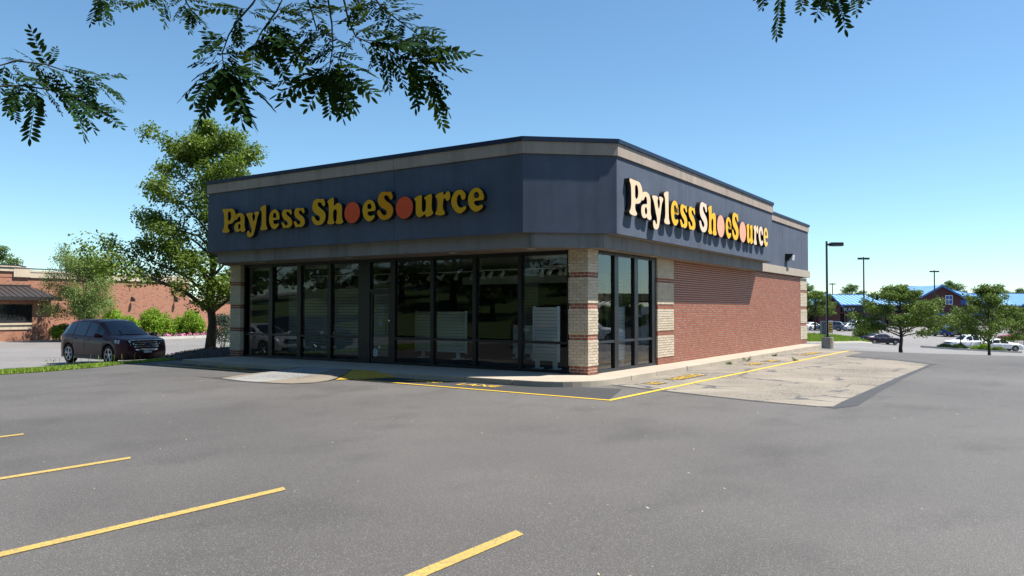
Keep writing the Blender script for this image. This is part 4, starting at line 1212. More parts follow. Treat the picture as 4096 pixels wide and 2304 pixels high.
def tree_data(h, env, clear, n_limb, trunk_r, leaf, n_leaf, seed, elev=(35, 60), clump=0.32, leafmat='leaf_lot', barkmat='bark_dark', droop=0.0, stems=1, sub=5, twig=True, flat=0.6, skew=None):
    """returns trunk and crown meshes at the origin. env(t) = crown radius at height fraction t of the crown"""
    R0 = random.Random(seed)
    rs = np.random.RandomState(seed)
    wood = MB()
    ends = []
    cz = clear
    for st in range(stems):
        lean = Vector((R0.uniform(-1, 1), R0.uniform(-1, 1), 0)) * (0.10 if stems == 1 else 0.32) * h * 0.3
        base = Vector((R0.uniform(-.25, .25), R0.uniform(-.25, .25), 0)) if stems > 1 else Vector((0, 0, 0))
        tp = []
        K = 8
        for k in range(K + 1):
            t = k / K
            w = Vector((R0.uniform(-1, 1), R0.uniform(-1, 1), 0)) * 0.02 * h * (t > 0) * 0.5
            tp.append(base + lean * t * t + w + Vector((0, 0, h * 0.93 * t - (0.15 if k == 0 else 0))))
        rr = [trunk_r * (1.25 if k == 0 else 1) * (1 - 0.9 * (k / K)) / (1 if stems == 1 else 1.3) + 0.008 for k in range(K + 1)]
        wood.tube(tp, rr, 9)

        def tpos(z):
            t = min(0.999, max(0, z / (h * 0.93))) * K
            i = int(t)
            return tp[i].lerp(tp[min(K, i + 1)], t - i)
        ends.append((tpos(h * 0.9), 0.25))
        nl = n_limb // stems
        for i in range(nl):
            f = (i + R0.random()) / nl
            z0 = cz + (h * 0.9 - cz) * f * 0.95
            p0 = tpos(max(z0 - 0.12 * h * (1 - f), cz * 0.8))
            az = i * 2.39996 + R0.uniform(-.5, .5) + st * 1.3
            el = math.radians(R0.uniform(*elev)) * (0.75 + 0.5 * f)
            rad = env(f) * R0.uniform(0.72, 1.08)
            d = Vector((math.cos(az), math.sin(az), 0))
            if skew:
                rad *= 1 + skew[2] * (1 - f) * (d.x * skew[0] + d.y * skew[1])
            L = rad
            pts = [p0]
            for k in range(1, 5):
                t = k / 4
                pts.append(p0 + d * L * t + Vector((0, 0, math.tan(el) * L * (t - (0.35 + droop) * t * t))) + Vector((R0.uniform(-1, 1), R0.uniform(-1, 1), R0.uniform(-1, 1))) * 0.03 * L)
            r0 = max(0.012, trunk_r * 0.42 * (1 - 0.6 * f))
            wood.tube(pts, [r0, r0 * .75, r0 * .5, r0 * .3, r0 * .12], 6)
            for k in range(sub):
                t = 0.28 + 0.72 * (k + R0.random() * .7) / sub
                j = min(3, int(t * 4))
                q0 = pts[j].lerp(pts[j + 1], t * 4 - j)
                a2 = az + R0.choice((-1, 1)) * R0.uniform(0.4, 1.2)
                l2 = L * R0.uniform(0.18, 0.42) * (1.15 - 0.5 * t)
                q1 = q0 + Vector((math.cos(a2) * l2, math.sin(a2) * l2, l2 * R0.uniform(-0.1, 0.6) - droop * l2))
                if twig:
                    wood.tube([q0, q0.lerp(q1, 0.5) + Vector((0, 0, 0.05 * l2)), q1], [r0 * 0.3, r0 * 0.2, 0.004], 4, False)
                ends += [(q1, 1.0), (q0.lerp(q1, 0.55), 0.8)]
            ends.append((pts[-1], 1.0))
    E = np.array([e[0][:] for e in ends])
    Wt = np.array([e[1] for e in ends])
    # clumps of uneven size round the twig ends
    cs = rs.uniform(0.6, 1.35, len(E)) * clump
    pr = Wt * cs ** 2
    idx = rs.choice(len(E), n_leaf, p=pr / pr.sum())
    off = rs.normal(size=(n_leaf, 3))
    off /= np.linalg.norm(off, axis=1)[:, None]
    off *= (rs.uniform(0, 1, n_leaf) ** 0.45 * cs[idx])[:, None]
    off[:, 2] *= flat
    off[:, 2] -= droop * rs.uniform(0, 1, n_leaf) * cs[idx] * 1.5
    P_ = E[idx] + off
    ctr = np.array([0, 0, cz + (h - cz) * 0.45])
    nn = off / (np.linalg.norm(off, axis=1)[:, None] + 1e-6) + np.array([0, 0, 0.9]) + 0.25 * (P_ - ctr) / h
    V, F = leaf_cloud(P_, nn, leaf, rs)
    tint = np.clip(rs.uniform(0, 1, n_leaf) * 0.75 + rs.uniform(0, 0.25, len(E))[idx], 0, 0.999)
    return wood.mesh('trunk', barkmat, smooth=True), raw_mesh('crown', V, F, leafmat, tint)


def plant_tree(name, label, cat, data, loc, rotz=0.0, scale=(1, 1, 1), group=None):
    t = thing(name, label, cat, loc, rotz, group)
    t.scale = scale
    link('trunk', data[0], t)
    link('crown', data[1], t)
    return t


def ov(lo, mid, hi, pk=0.4):
    return lambda f: (lo + (mid - lo) * (f / pk) ** 0.7) if f < pk else (mid + (hi - mid) * ((f - pk) / (1 - pk)) ** 1.3)


# the tall shade tree by the shop's left end
tall = tree_data(9.0, lambda f: 3.5 - 3.8 * f if f < 0.35 else (2.15 if f < 0.6 else 2.1 - 1.5 * ((f - 0.6) / 0.4) ** 1.5), 1.75, 40, 0.17, 0.13, 44000, 5, (32, 58), 0.42, 'leaf_linden', 'bark', 0.04, sub=7, flat=0.85, skew=(-0.83, -0.55, 0.5))
plant_tree('shade_tree', 'tall leafy tree rising beside the left end of the shop', 'tree', tall, (-17.1, 1.95, -0.02), 0.0, (0.98, 0.98, 1.0))
# parking-lot trees to the right
lotA = tree_data(5.1, ov(2.2, 3.0, 0.3, 0.25), 1.70, 32, 0.12, 0.145, 19000, 21, (15, 42), 0.40, 'leaf_lot', 'bark_dark', 0.03, sub=6)
lotC = tree_data(4.3, ov(1.2, 1.7, 0.4, 0.35), 1.75, 18, 0.08, 0.13, 6000, 52, (25, 55), 0.34, 'leaf_lot', 'bark_dark', 0.02, sub=5)
lotB = tree_data(5.3, ov(2.0, 2.5, 0.3, 0.22), 1.35, 30, 0.11, 0.145, 14000, 34, (22, 50), 0.38, 'leaf_lot', 'bark_dark', 0.03, sub=6)
plant_tree('lot_tree', 'broad spreading tree in the lower car park right of the dark sedan', 'tree', lotA, (1.63, 39.1, H(1.63, 39.1)), 0.6, (1, 1, 0.98), 'car park trees')
plant_tree('lot_tree', 'narrow ragged tree standing in front of the white sedan at the far right', 'tree', lotB, (6.3, 42.2, H(6.3, 42.2)), 2.0, (0.82, 0.82, 1.0), 'car park trees')
plant_tree('lot_tree', 'small tree growing from the shrub island in front of the white pickup', 'tree', lotC, (2.0, 81.4, H(2, 81.4)), 0.4, (1.0, 1.0, 1.0), 'car park trees')
plant_tree('lot_tree', 'round tree behind the tall black lamp post by the jewellers', 'tree', lotA, (-20.4, 114.5, H(-20.4, 114.5)), 3.0, (1.3, 1.3, 1.3), 'car park trees')
plant_tree('lot_tree', 'tree cut off by the right edge beside the red car', 'tree', lotB, (7.6, 112.0, H(7.6, 112)), 4.2, (1.15, 1.15, 1.0), 'car park trees')
# birch by the restaurant
birch = tree_data(6.3, ov(1.6, 2.5, 0.6, 0.5), 1.9, 33, 0.10, 0.12, 36000, 44, (38, 66), 0.62, 'leaf_birch', 'bark_birch', 0.22, stems=3, sub=5, flat=1.0)
plant_tree('birch_tree', 'pale three-stemmed birch in front of the brick restaurant', 'tree', birch, (-49.1, 14.0, H(-49.1, 14.0)), 0.3, (0.95, 0.95, 1.0))
# trees far behind and behind the camera
farA = tree_data(10, ov(2.6, 4.2, 1.0, 0.4), 2.0, 28, 0.22, 0.30, 9000, 61, (20, 50), 0.85, 'leaf_far', 'bark_dark', 0.03, sub=5)
farB = tree_data(9, ov(2.2, 3.4, 0.6, 0.45), 1.6, 26, 0.2, 0.28, 8000, 72, (25, 55), 0.75, 'leaf_far', 'bark_dark', 0.03, sub=5)
plant_tree('far_tree', 'dark tree rising behind the restaurant at the left edge', 'tree', farA, (-93, 26.5, -0.6), 1.0, (0.95, 0.95, 1.0))
fars = [(-58, 190, 1.0, farA), (-50, 196, 0.86, farB), (-43, 205, 0.95, farA), (-37, 198, 0.8, farB), (-31, 204, 0.9, farA), (-24, 214, 0.8, farB), (-16, 226, 0.75, farA), (-4, 236, 0.85, farB),
        (-9, 214, 1.08, farB), (6, 226, 0.8, farA), (12, 231, 0.75, farB), (19, 236, 0.85, farA), (26, 244, 0.9, farB), (-66, 200, 1.0, farB), (0, 250, 0.9, farA), (32, 236, 0.95, farA)]
for i, (x, y, s, d) in enumerate(fars):
    plant_tree('far_tree', 'tree in the distant row behind the blue-roofed shops', 'tree', d, (x, y, -1.6), i * 1.7, (s * 1.15, s * 1.15, s * 1.12), 'trees behind the blue-roofed shops')
backs = [(-30, -33, 0.95, farA), (-22, -27, 0.7, farB), (-13, -35, 0.95, farA), (-5, -29, 0.72, farB), (3, -37, 1.0, farB), (13, -30, 0.8, farA), (22, -38, 1.0, farA), (-40, -38, 1.0, farB), (-50, -26, 0.9, farA), (-18, -42, 1.05, farA), (-2, -46, 1.1, farA), (32, -28, 0.8, farB), (-60, -40, 1.1, farB), (-9, -24, 0.62, farB), (-36, -26, 0.66, farA), (-26, -52, 1.5, farA), (-10, -56, 1.6, farB), (8, -54, 1.5, farA), (26, -52, 1.5, farB), (-44, -54, 1.6, farA), (-64, -52, 1.6, farB), (44, -46, 1.4, farA), (-34, -46, 1.3, farB), (-1, -40, 1.15, farB), (-17, -31, 0.9, farB), (17, -44, 1.2, farB)]
for i, (x, y, s, d) in enumerate(backs):
    plant_tree('bank_tree', 'tree on the grass bank facing the shop, seen mirrored in its panes', 'tree', d, (x, y, H(x, y) - 0.1), i * 2.1, (s * 1.3, s * 1.3, s * 1.35), 'trees on the grass bank')
for i, (x, y) in enumerate(((22, 48), (30, 40))):
    plant_tree('side_tree', ('tree mirrored in the side window, nearer one', 'tree mirrored in the side window, farther one')[i], 'tree', lotA, (x, y, H(x, y) - 0.1), i * 2.0, (0.8, 0.8, 0.95))


def bush_data(rx, rz, n, leaf, mat, seed, lumps=26, bark='bark_dark'):
    rs = np.random.RandomState(seed)
    d = rs.normal(size=(lumps, 3))
    d /= np.linalg.norm(d, axis=1)[:, None]
    d[:, 2] = np.abs(d[:, 2]) * 1.0 - 0.15
    c = d * np.array([rx, rx, rz]) * rs.uniform(0.55, 0.85, lumps)[:, None] + [0, 0, rz * 0.35]
    idx = rs.randint(0, lumps, n)
    o = rs.normal(size=(n, 3))
    o /= np.linalg.norm(o, axis=1)[:, None]
    P_ = c[idx] + o * (rs.uniform(0.2, 1, n) ** 0.5 * 0.44 * rx)[:, None] * [1, 1, 0.85]
    P_[:, 2] = np.abs(P_[:, 2]) + 0.02
    V, F = leaf_cloud(P_, o + [0, 0, 0.5], leaf, rs)
    st = MB()
    for k in range(7):
        a = k * 0.9
        st.tube([(0.1 * math.cos(a), 0.1 * math.sin(a), -0.1), (0.5 * rx * math.cos(a), 0.5 * rx * math.sin(a), rz * 0.8)], [0.03, 0.01], 5)
    return st.mesh('stems', bark), raw_mesh('foliage', V, F, mat, np.clip(rs.uniform(0, 1, n), 0, .999))


def plant_bush(name, label, data, loc, rotz=0, scale=(1, 1, 1), group=None, cat='shrub'):
    t = thing(name, label, cat, loc, rotz, group)
    t.scale = scale
    link('stems', data[0], t)
    link('foliage', data[1], t)
    return t


bA = bush_data(1.3, 1.65, 12000, 0.13, 'leaf_bush', 3)
for i, (x, y, lab) in enumerate(((-49.5, 17.0, 'bright green round shrub right of the birch'), (-49.2, 19.7, 'bright green round shrub in the middle of the restaurant bed'), (-48.3, 21.9, 'bright green round shrub beside the tall tree trunk'))):
    plant_bush('round_shrub', lab, bA, (x, y, H(x, y) + (0.25 if i else 0.35)), i * 1.3, (1, 1, (1.0, 1.08, 1.0)[i]), 'round shrubs along the restaurant')
plant_bush('low_shrub', 'low green shrub behind the railing of the restaurant', bA, (-50.6, 13.9, H(-50.6, 13.9)), 0.5, (1.0, 1.0, 0.62))
spr = bush_data(1.0, 2.4, 3500, 0.14, 'leaf_spruce', 9, 34)
plant_bush('spruce', 'dark blue-green spruce behind the left corner of the shop', spr, (-30.4, 12.2, H(-30.4, 12.2)), 0, (0.8, 0.8, 0.75), cat='tree')
bD = bush_data(1.5, 1.5, 6500, 0.17, 'leaf_lot', 15)
plant_bush('dark_shrub', 'big dark shrub behind the rear of the plum sedan', bD, (-10.0, 96.4, H(-10, 96.4)), 0, (1, 1, 1))
for i, (x, y, s, lab) in enumerate(((0.6, 80.6, 0.5, 'low shrub at the left end of the kerbed island'), (1.9, 81.2, 0.55, 'low shrub at the foot of the small island tree'), (3.9, 82.0, 0.72, 'rounded shrub on the island right of the small tree'), (5.4, 82.6, 0.5, 'low shrub at the right end of the kerbed island'))):
    plant_bush('island_shrub', lab, bD if i != 2 else bA, (x, y, H(x, y) + 0.05), i, (s, s, s * 0.55), 'shrubs on the kerbed island')


def grass_field(name, label, poly, n, h, mat='grass', seed=1, parent=None, zoff=0.0, w=0.02):
    rs = np.random.RandomState(seed)
    P_ = np.array(poly)
    lo, hi = P_.min(0), P_.max(0)
    xy = rs.uniform(lo, hi, (int(n * 2.5), 2))
    xy = xy[in_poly(xy, poly)][:n]
    n = len(xy)
    z = Hs(xy) + zoff
    a = rs.uniform(0, 2 * math.pi, n)
    hh = h * rs.uniform(0.5, 1.3, n)
    b = np.c_[xy, z]
    side = np.c_[np.cos(a), np.sin(a), np.zeros(n)] * w
    tip = b + np.c_[rs.normal(0, 0.35, (n, 2)) * hh[:, None], hh]
    V = np.stack([b - side, b + side, tip], 1).reshape(-1, 3)
    F = np.arange(3 * n).reshape(n, 3)
    me = raw_mesh(name, V, F, mat, rs.uniform(0, .999, n))
    return link(name, me, parent, label, None if parent else 'grass', None, 'stuff')


strip = [(-12.95, -13), (-13.05, -6), (-13.5, -4.2), (-14.35, -2.9), (-14.6, -1.5), (-15.0, 0.6), (-18.2, 0.9), (-18.4, -3), (-18.4, -13)]
link('verge_soil', poly_sheet('verge_soil', strip, 0.012, 'turf', 1.0), kind='structure')
grass_field('verge_grass', 'bright green mown grass strip in front of the maroon car', strip, 40000, 0.085, seed=4)
wd = MB()
for k in range(46):
    x, y = rnd.uniform(-18.35, -17.6), rnd.uniform(-3.5, 0.8)
    z = H(x, y)
    hgt = rnd.uniform(0.15, 0.45)
    dx = rnd.uniform(-.06, .06)
    wd.tube([(x, y, z), (x + dx, y, z + hgt * 0.7), (x + dx * 2, y + rnd.uniform(-.03, .03), z + hgt)], [0.004, 0.004, 0.009], 4, tint=rnd.random())
link('seed_stalks', wd.mesh('seed_stalks', 'grass', tint=True), None, 'thin seed-headed grass stalks along the far edge of the verge', 'grass', None, 'stuff')
bank = [(-70, -19.5), (-30, -18.2), (-13, -17.6), (34, -17.6), (60, -18), (80, -95), (-80, -95)]
link('grass_bank', poly_sheet('grass_bank', bank, 0.03, 'turf', 3.0), kind='structure')
wedge = [(-16, 70), (-9.9, 61.4), (-8.2, 66.0), (-6.9, 74.8), (-8.5, 92), (-11.5, 96), (-15.5, 88)]
link('lot_verge', poly_sheet('lot_verge', wedge, 0.1, 'turf', 2.0), kind='structure')
grass_field('lot_verge_grass', 'patch of rough grass behind the lamp post base', wedge, 9000, 0.22, seed=8, zoff=0.1, w=0.05)
kb = MB()
for a, b in zip(wedge[1:4], wedge[2:5]):
    p = line_poly(a, b, 0.18)
    kb.add([(q[0], q[1], H(*q) + z) for z in (-0.05, 0.13) for q in p], [(0, 1, 5, 4), (1, 2, 6, 5), (2, 3, 7, 6), (3, 0, 4, 7), (4, 5, 6, 7)])
link('lot_kerb', kb.mesh('lot_kerb', 'kerb_white'), kind='structure')
isl = [(-1.6, 79.6), (0.5, 79.4), (4.5, 81.2), (7.5, 82.8), (7.2, 84.2), (3.5, 83.4), (-0.5, 81.2)]
link('island', poly_sheet('island', isl, 0.12, 'soil', 1.5), kind='structure')
kb = MB()
for a, b in zip(isl, isl[1:] + isl[:1]):
    p = line_poly(a, b, 0.16)
    kb.add([(q[0], q[1], H(*q) + z) for z in (-0.05, 0.15) for q in p], [(0, 1, 5, 4), (1, 2, 6, 5), (2, 3, 7, 6), (3, 0, 4, 7), (4, 5, 6, 7)])
link('island_kerb', kb.mesh('island_kerb', 'kerb_white'), kind='structure')
# mulch mound under the tall tree
mm, NR, NS = MB(), 8, 28
MX, MY = -15.5, 0.9
vs_, fs = [], []
for i in range(NR + 1):
    for k in range(NS):
        t = 2 * math.pi * k / NS
        r = i / NR
        x, y = MX + 2.5 * r * math.cos(t), MY + 2.3 * r * math.sin(t)
        vs_.append((x, y, H(x, y) + 0.34 * (1 - r * r) + rnd.uniform(-.015, .015) - 0.03))
for i in range(NR):
    for k in range(NS):
        fs.append((i * NS + k, i * NS + (k + 1) % NS, (i + 1) * NS + (k + 1) % NS, (i + 1) * NS + k))
mm.add(vs_, fs)
link('mulch_mound', mm.mesh('mulch_mound', 'mulch', smooth=True), kind='structure')
rs = np.random.RandomState(5)
q = rs.uniform(-1, 1, (1600, 2))
q = q[(q ** 2).sum(1) < 1]
r2_ = (q ** 2).sum(1)
P3 = np.c_[MX + 2.5 * q[:, 0], MY + 2.3 * q[:, 1], Hs(np.c_[MX + 2.5 * q[:, 0], MY + 2.3 * q[:, 1]]) + 0.34 * (1 - r2_)]
V, F = leaf_cloud(P3, np.tile([0, 0, 1.0], (len(P3), 1)), 0.09, rs, 0.3, 0.6)
link('mulch_chips', raw_mesh('mulch_chips', V, F, 'mulch'), None, 'dark bark chips heaped round the tall tree', 'mulch', None, 'stuff')


# weeds along the side kerb
def weed(label, x, y, s, seed):
    rs = np.random.RandomState(seed)
    m = MB()
    t = thing('weed', label, 'plant', (x, y, LOT), 0, 'weeds along the kerb')
    P_ = []
    for k in range(9):
        a, l = rs.uniform(0, 6.28), s * rs.uniform(0.5, 1.2)
        tip = (math.cos(a) * l * 0.8, math.sin(a) * l * 0.8, l * rs.uniform(0.25, 0.9))
        m.tube([(0, 0, 0), (tip[0] * .5, tip[1] * .5, tip[2] * .8), tip], 0.003, 3, False)
        P_ += [np.array(tip) * f for f in (0.5, 0.7, 0.85, 1.0) for _ in range(3)]
    link('stems', m.mesh('stems', 'straw'), t)
    P_ = np.array(P_) + rs.normal(0, 0.02, (len(P_), 3))
    P_[:, 2] = np.abs(P_[:, 2])
    V, F = leaf_cloud(P_, np.tile([0, 0, 1.0], (len(P_), 1)), 0.045, rs)
    link('leaves', raw_mesh('leaves', V, F, 'leaf_lot', rs.uniform(0, .99, len(F))), t)


weed('large bushy weed at the foot of the side kerb', 0.98, 9.0, 0.20, 1)
weed('dry weed against the side kerb nearest the big one', 0.93, 7.3, 0.12, 2)
weed('flat weed growing on the yellow side line', 2.25, 10.1, 0.13, 3)
weed('small weed far along the side kerb', 0.93, 12.4, 0.10, 4)
# litter on the asphalt
rs = np.random.RandomState(9)
q = np.c_[rs.uniform(-9, 12, 260), rs.uniform(-14, 3, 260)]
q = q[(q[:, 1] < -3.6) | (q[:, 0] > 2.6)]
V, F = leaf_cloud(np.c_[q, np.full(len(q), LOT + 0.012)], np.tile([0, 0, 1.0], (len(q), 1)), 0.035, rs, 0.35, 0.15)
tinted('litter', (0.45, 0.40, 0.12), (0.50, 0.46, 0.40), 0.8)
link('leaf_litter', raw_mesh('leaf_litter', V, F, 'litter', rs.uniform(0, .99, len(F))), None, 'small dry leaflets scattered on the asphalt', 'litter', None, 'stuff')


# ------------------------------------------------------------------ honey locust over the camera
loc_t = thing('honey_locust_tree', 'feathery locust branches hanging into the top of the view', 'tree', (4.0, -21.0, 0.0))
LO = Vector((4.0, -21.0, 0.0))
tr = MB()
tr.tube([(4.0, -21, -0.3), (4.05, -20.9, 1.2), (4.2, -20.7, 2.6), (4.3, -20.6, 4.2), (4.2, -20.7, 6.5), (4.3, -20.8, 8.5)], [0.2, 0.15, 0.13, 0.11, 0.07, 0.02], 10)
part('trunk', tr, 'bark_dark', loc_t, smooth=True)
hub = []
for tw in TWIGS:
    p0 = Vector(tw[0])
    m = MB()
    s = Vector((4.25, -20.65, 4.0))
    mid = s.lerp(p0, 0.55) + Vector((0, 0, 0.75))
    n = len(tw)
    m.tube([s, s.lerp(mid, 0.5) + Vector((0, 0, 0.25)), mid, mid.lerp(p0, 0.6) + Vector((0, 0, 0.1)), p0] + [Vector(t) for t in tw[1:]], [0.045, 0.03, 0.014, 0.007, 0.0055] + [0.005 - 0.0035 * i / n for i in range(1, n)], 6)
    part('branch', m, 'bark_dark', loc_t, smooth=True)


def compound_leaf(npair, seed):
    """pinnate leaf of unit length along +x, hanging a little"""
    R0 = random.Random(seed)
    m = MB()
    ax = [Vector((t, 0.02 * math.sin(3 * t), -0.10 * t * t)) for t in np.linspace(0, 1, 7)]
    m.tube(ax, 0.006, 3, False, 0.4)
    for k in range(npair * 2 + 1):
        t = 0.12 + 0.86 * (k / (npair * 2))
        side = 1 if k % 2 else -1
        p = Vector((t, 0.02 * math.sin(3 * t), -0.10 * t * t))
        L = 0.235 * (1 - 0.35 * abs(t - 0.45)) * R0.uniform(0.85, 1.1)
        W_ = L * 0.36
        if k == npair * 2:
            d = Vector((1, 0.05, -0.2)).normalized()
        else:
            an = math.radians(R0.uniform(48, 72))
            d = Vector((math.cos(an), side * math.sin(an), R0.uniform(-0.45, 0.05))).normalized()
        nrm = Vector((R0.uniform(-.35, .35), R0.uniform(-.35, .35), 1)).normalized()
        s = d.cross(nrm).normalized()
        pts = []
        for (a, w) in ((0.03, 0.0), (0.25, 0.8), (0.55, 1.0), (0.82, 0.68), (1.0, 0.0)):
            pts.append((p + d * L * a, s * W_ * 0.5 * w))
        vs_ = [pts[0][0]] + [c + w for c, w in pts[1:4]] + [pts[4][0]] + [c - w for c, w in pts[3:0:-1]]
        m.add(vs_, [tuple(range(len(vs_)))], R0.random() * 0.99)
    return m.mesh('leaf', 'leaf_locust', tint=True)


_more = random.Random(4)
for i_, l in enumerate(list(LEAVES)):
    if len(LEAVES) < 292 and _more.random() < (0.95 if i_ < 30 else 0.72):
        j = [_more.gauss(0, 0.028) for _ in range(6)]
        f_ = _more.uniform(0.75, 1.0)
        LEAVES.append([l[k] + j[k] * 0.6 for k in range(3)] + [l[k] + (l[3 + k] - l[k]) * f_ + j[3 + k] * 1.6 for k in range(3)])
CL = [compound_leaf(n, 100 + i) for i, n in enumerate((8, 9, 10, 11, 9, 12))]
for i, l in enumerate(LEAVES):
    a, b = Vector(l[:3]), Vector(l[3:])
    d = b - a
    L = d.length
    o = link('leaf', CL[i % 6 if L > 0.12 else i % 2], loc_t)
    x = d.normalized()
    upv = Vector((rnd.uniform(-.5, .5), rnd.uniform(-.5, .5), 1)).normalized() - fw * rnd.uniform(-0.3, 0.9)
    y = upv.cross(x).normalized()
    z = x.cross(y)
    M = Matrix((x, y, z)).transposed().to_4x4()
    s = max(L, 0.09)
    o.matrix_local = Matrix.Translation(a - LO) @ M @ Matrix.Diagonal((s, max(s, 0.12) * 1.0, s, 1))
rs = np.random.RandomState(77)
c = np.array([[3.4, -21.2, 6.2], [5.2, -21.5, 6.8], [4.2, -22.4, 7.4], [2.4, -22.2, 5.6], [5.8, -22.6, 5.8], [4.2, -21, 8.4], [6.4, -20.4, 5.2], [2.2, -20.6, 6.4]])
P_ = c[rs.randint(0, 8, 5000)] + rs.normal(0, 0.55, (5000, 3))
V, F = leaf_cloud(P_, rs.normal(size=P_.shape) + [0, 0, 1], 0.11, rs)
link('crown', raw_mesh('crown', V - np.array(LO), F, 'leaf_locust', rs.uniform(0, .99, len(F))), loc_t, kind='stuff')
# the boughs above, out of view, that shade the hanging branches
ctr = np.array(CAM)[:3]
cl = []
for k in range(34):
    d_, s_, z_ = rs.uniform(0.8, 3.1), rs.uniform(-3.4, 2.4), rs.uniform(4.6, 6.4)
    p = ctr + np.array([fw.x, fw.y, 0]) * d_ + np.array([rt.x, rt.y, 0]) * s_
    cl.append([p[0] + 0.9, p[1] + 0.55, z_])
cl = np.array(cl)
P_ = cl[rs.randint(0, len(cl), 9000)] + rs.normal(0, 0.36, (9000, 3)) * [1, 1, 0.5]
P_ = P_[P_[:, 2] > 4.1]
V, F = leaf_cloud(P_, rs.normal(size=P_.shape) + [0, 0, 1], 0.10, rs)
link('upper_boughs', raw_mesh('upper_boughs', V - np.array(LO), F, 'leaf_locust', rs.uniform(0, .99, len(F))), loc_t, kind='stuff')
for k in range(0, 34, 4):
    part('branch', MB().tube([(4.2, -20.7, 4.6), ((4.2 + cl[k][0]) / 2, (-20.7 + cl[k][1]) / 2, cl[k][2] + 0.5), tuple(cl[k])], [0.06, 0.035, 0.01], 6), 'bark_dark', loc_t)
# ------------------------------------------------------------------ cars
KINDS_ = {
    # centre-line top profile (x, z) from rear to nose, belt profile, length, width, axles, wheel radius, glass ranges
    'crossover': dict(L=4.68, W=1.92, top=[(-2.34, 0.62), (-2.32, 0.98), (-2.22, 1.18), (-1.98, 1.50), (-1.65, 1.64), (-1.0, 1.70), (-0.2, 1.70), (0.35, 1.63), (0.75, 1.40), (1.22, 1.12), (1.55, 1.08), (1.95, 1.02), (2.18, 0.95), (2.29, 0.82), (2.34, 0.62)],
                      belt=[(-2.4, 1.10), (-1.8, 1.10), (0, 1.04), (1.2, 1.00), (2.4, 0.90)], ax=(-1.42, 1.40), wr=0.37, ws=(0.33, 1.20), rw=(-2.20, -1.88), side=[(-1.95, -1.18), (-1.10, -0.28), (-0.20, 0.86)]),
    'sedan': dict(L=4.75, W=1.84, top=[(-2.375, 0.60), (-2.35, 0.92), (-2.25, 1.05), (-1.85, 1.10), (-1.55, 1.16), (-1.0, 1.38), (-0.5, 1.45), (0.1, 1.44), (0.45, 1.36), (0.85, 1.14), (1.2, 0.98), (1.6, 0.94), (2.0, 0.88), (2.25, 0.78), (2.375, 0.58)],
                  belt=[(-2.4, 0.98), (-1.5, 0.97), (0, 0.93), (1.2, 0.88), (2.4, 0.78)], ax=(-1.42, 1.42), wr=0.33, ws=(0.36, 1.16), rw=(-1.55, -0.92), side=[(-1.38, -0.98), (-0.92, -0.22), (-0.14, 0.72)]),
    'minivan': dict(L=5.1, W=1.98, top=[(-2.55, 0.62), (-2.53, 1.05), (-2.46, 1.30), (-2.30, 1.62), (-2.0, 1.72), (-1.0, 1.76), (0.0, 1.75), (0.5, 1.66), (1.0, 1.38), (1.5, 1.10), (1.85, 1.04), (2.2, 0.97), (2.45, 0.84), (2.55, 0.60)],
                    belt=[(-2.6, 1.08), (0, 1.04), (1.4, 1.0), (2.6, 0.88)], ax=(-1.52, 1.52), wr=0.34, ws=(0.50, 1.48), rw=(-2.46, -2.28), side=[(-2.2, -1.2), (-1.12, -0.05), (0.03, 1.05)]),
    'pickup_suv': dict(L=5.2, W=2.02, top=[(-2.6, 0.70), (-2.58, 1.10), (-2.50, 1.20), (-1.70, 1.22), (-1.55, 1.24), (-1.20, 1.72), (-0.8, 1.84), (0.1, 1.84), (0.45, 1.76), (0.75, 1.56), (1.10, 1.24), (1.5, 1.20), (2.1, 1.14), (2.45, 1.04), (2.58, 0.85), (2.6, 0.65)],
                       belt=[(-2.6, 1.14), (0, 1.14), (1.2, 1.10), (2.6, 1.0)], ax=(-1.55, 1.62), wr=0.41, ws=(0.42, 1.08), rw=(-1.52, -1.24), side=[(-1.28, -0.98), (-0.90, -0.12), (-0.04, 0.74)]),
}


def lerp_tab(tab, x):
    return float(np.interp(x, [t[0] for t in tab], [t[1] for t in tab]))


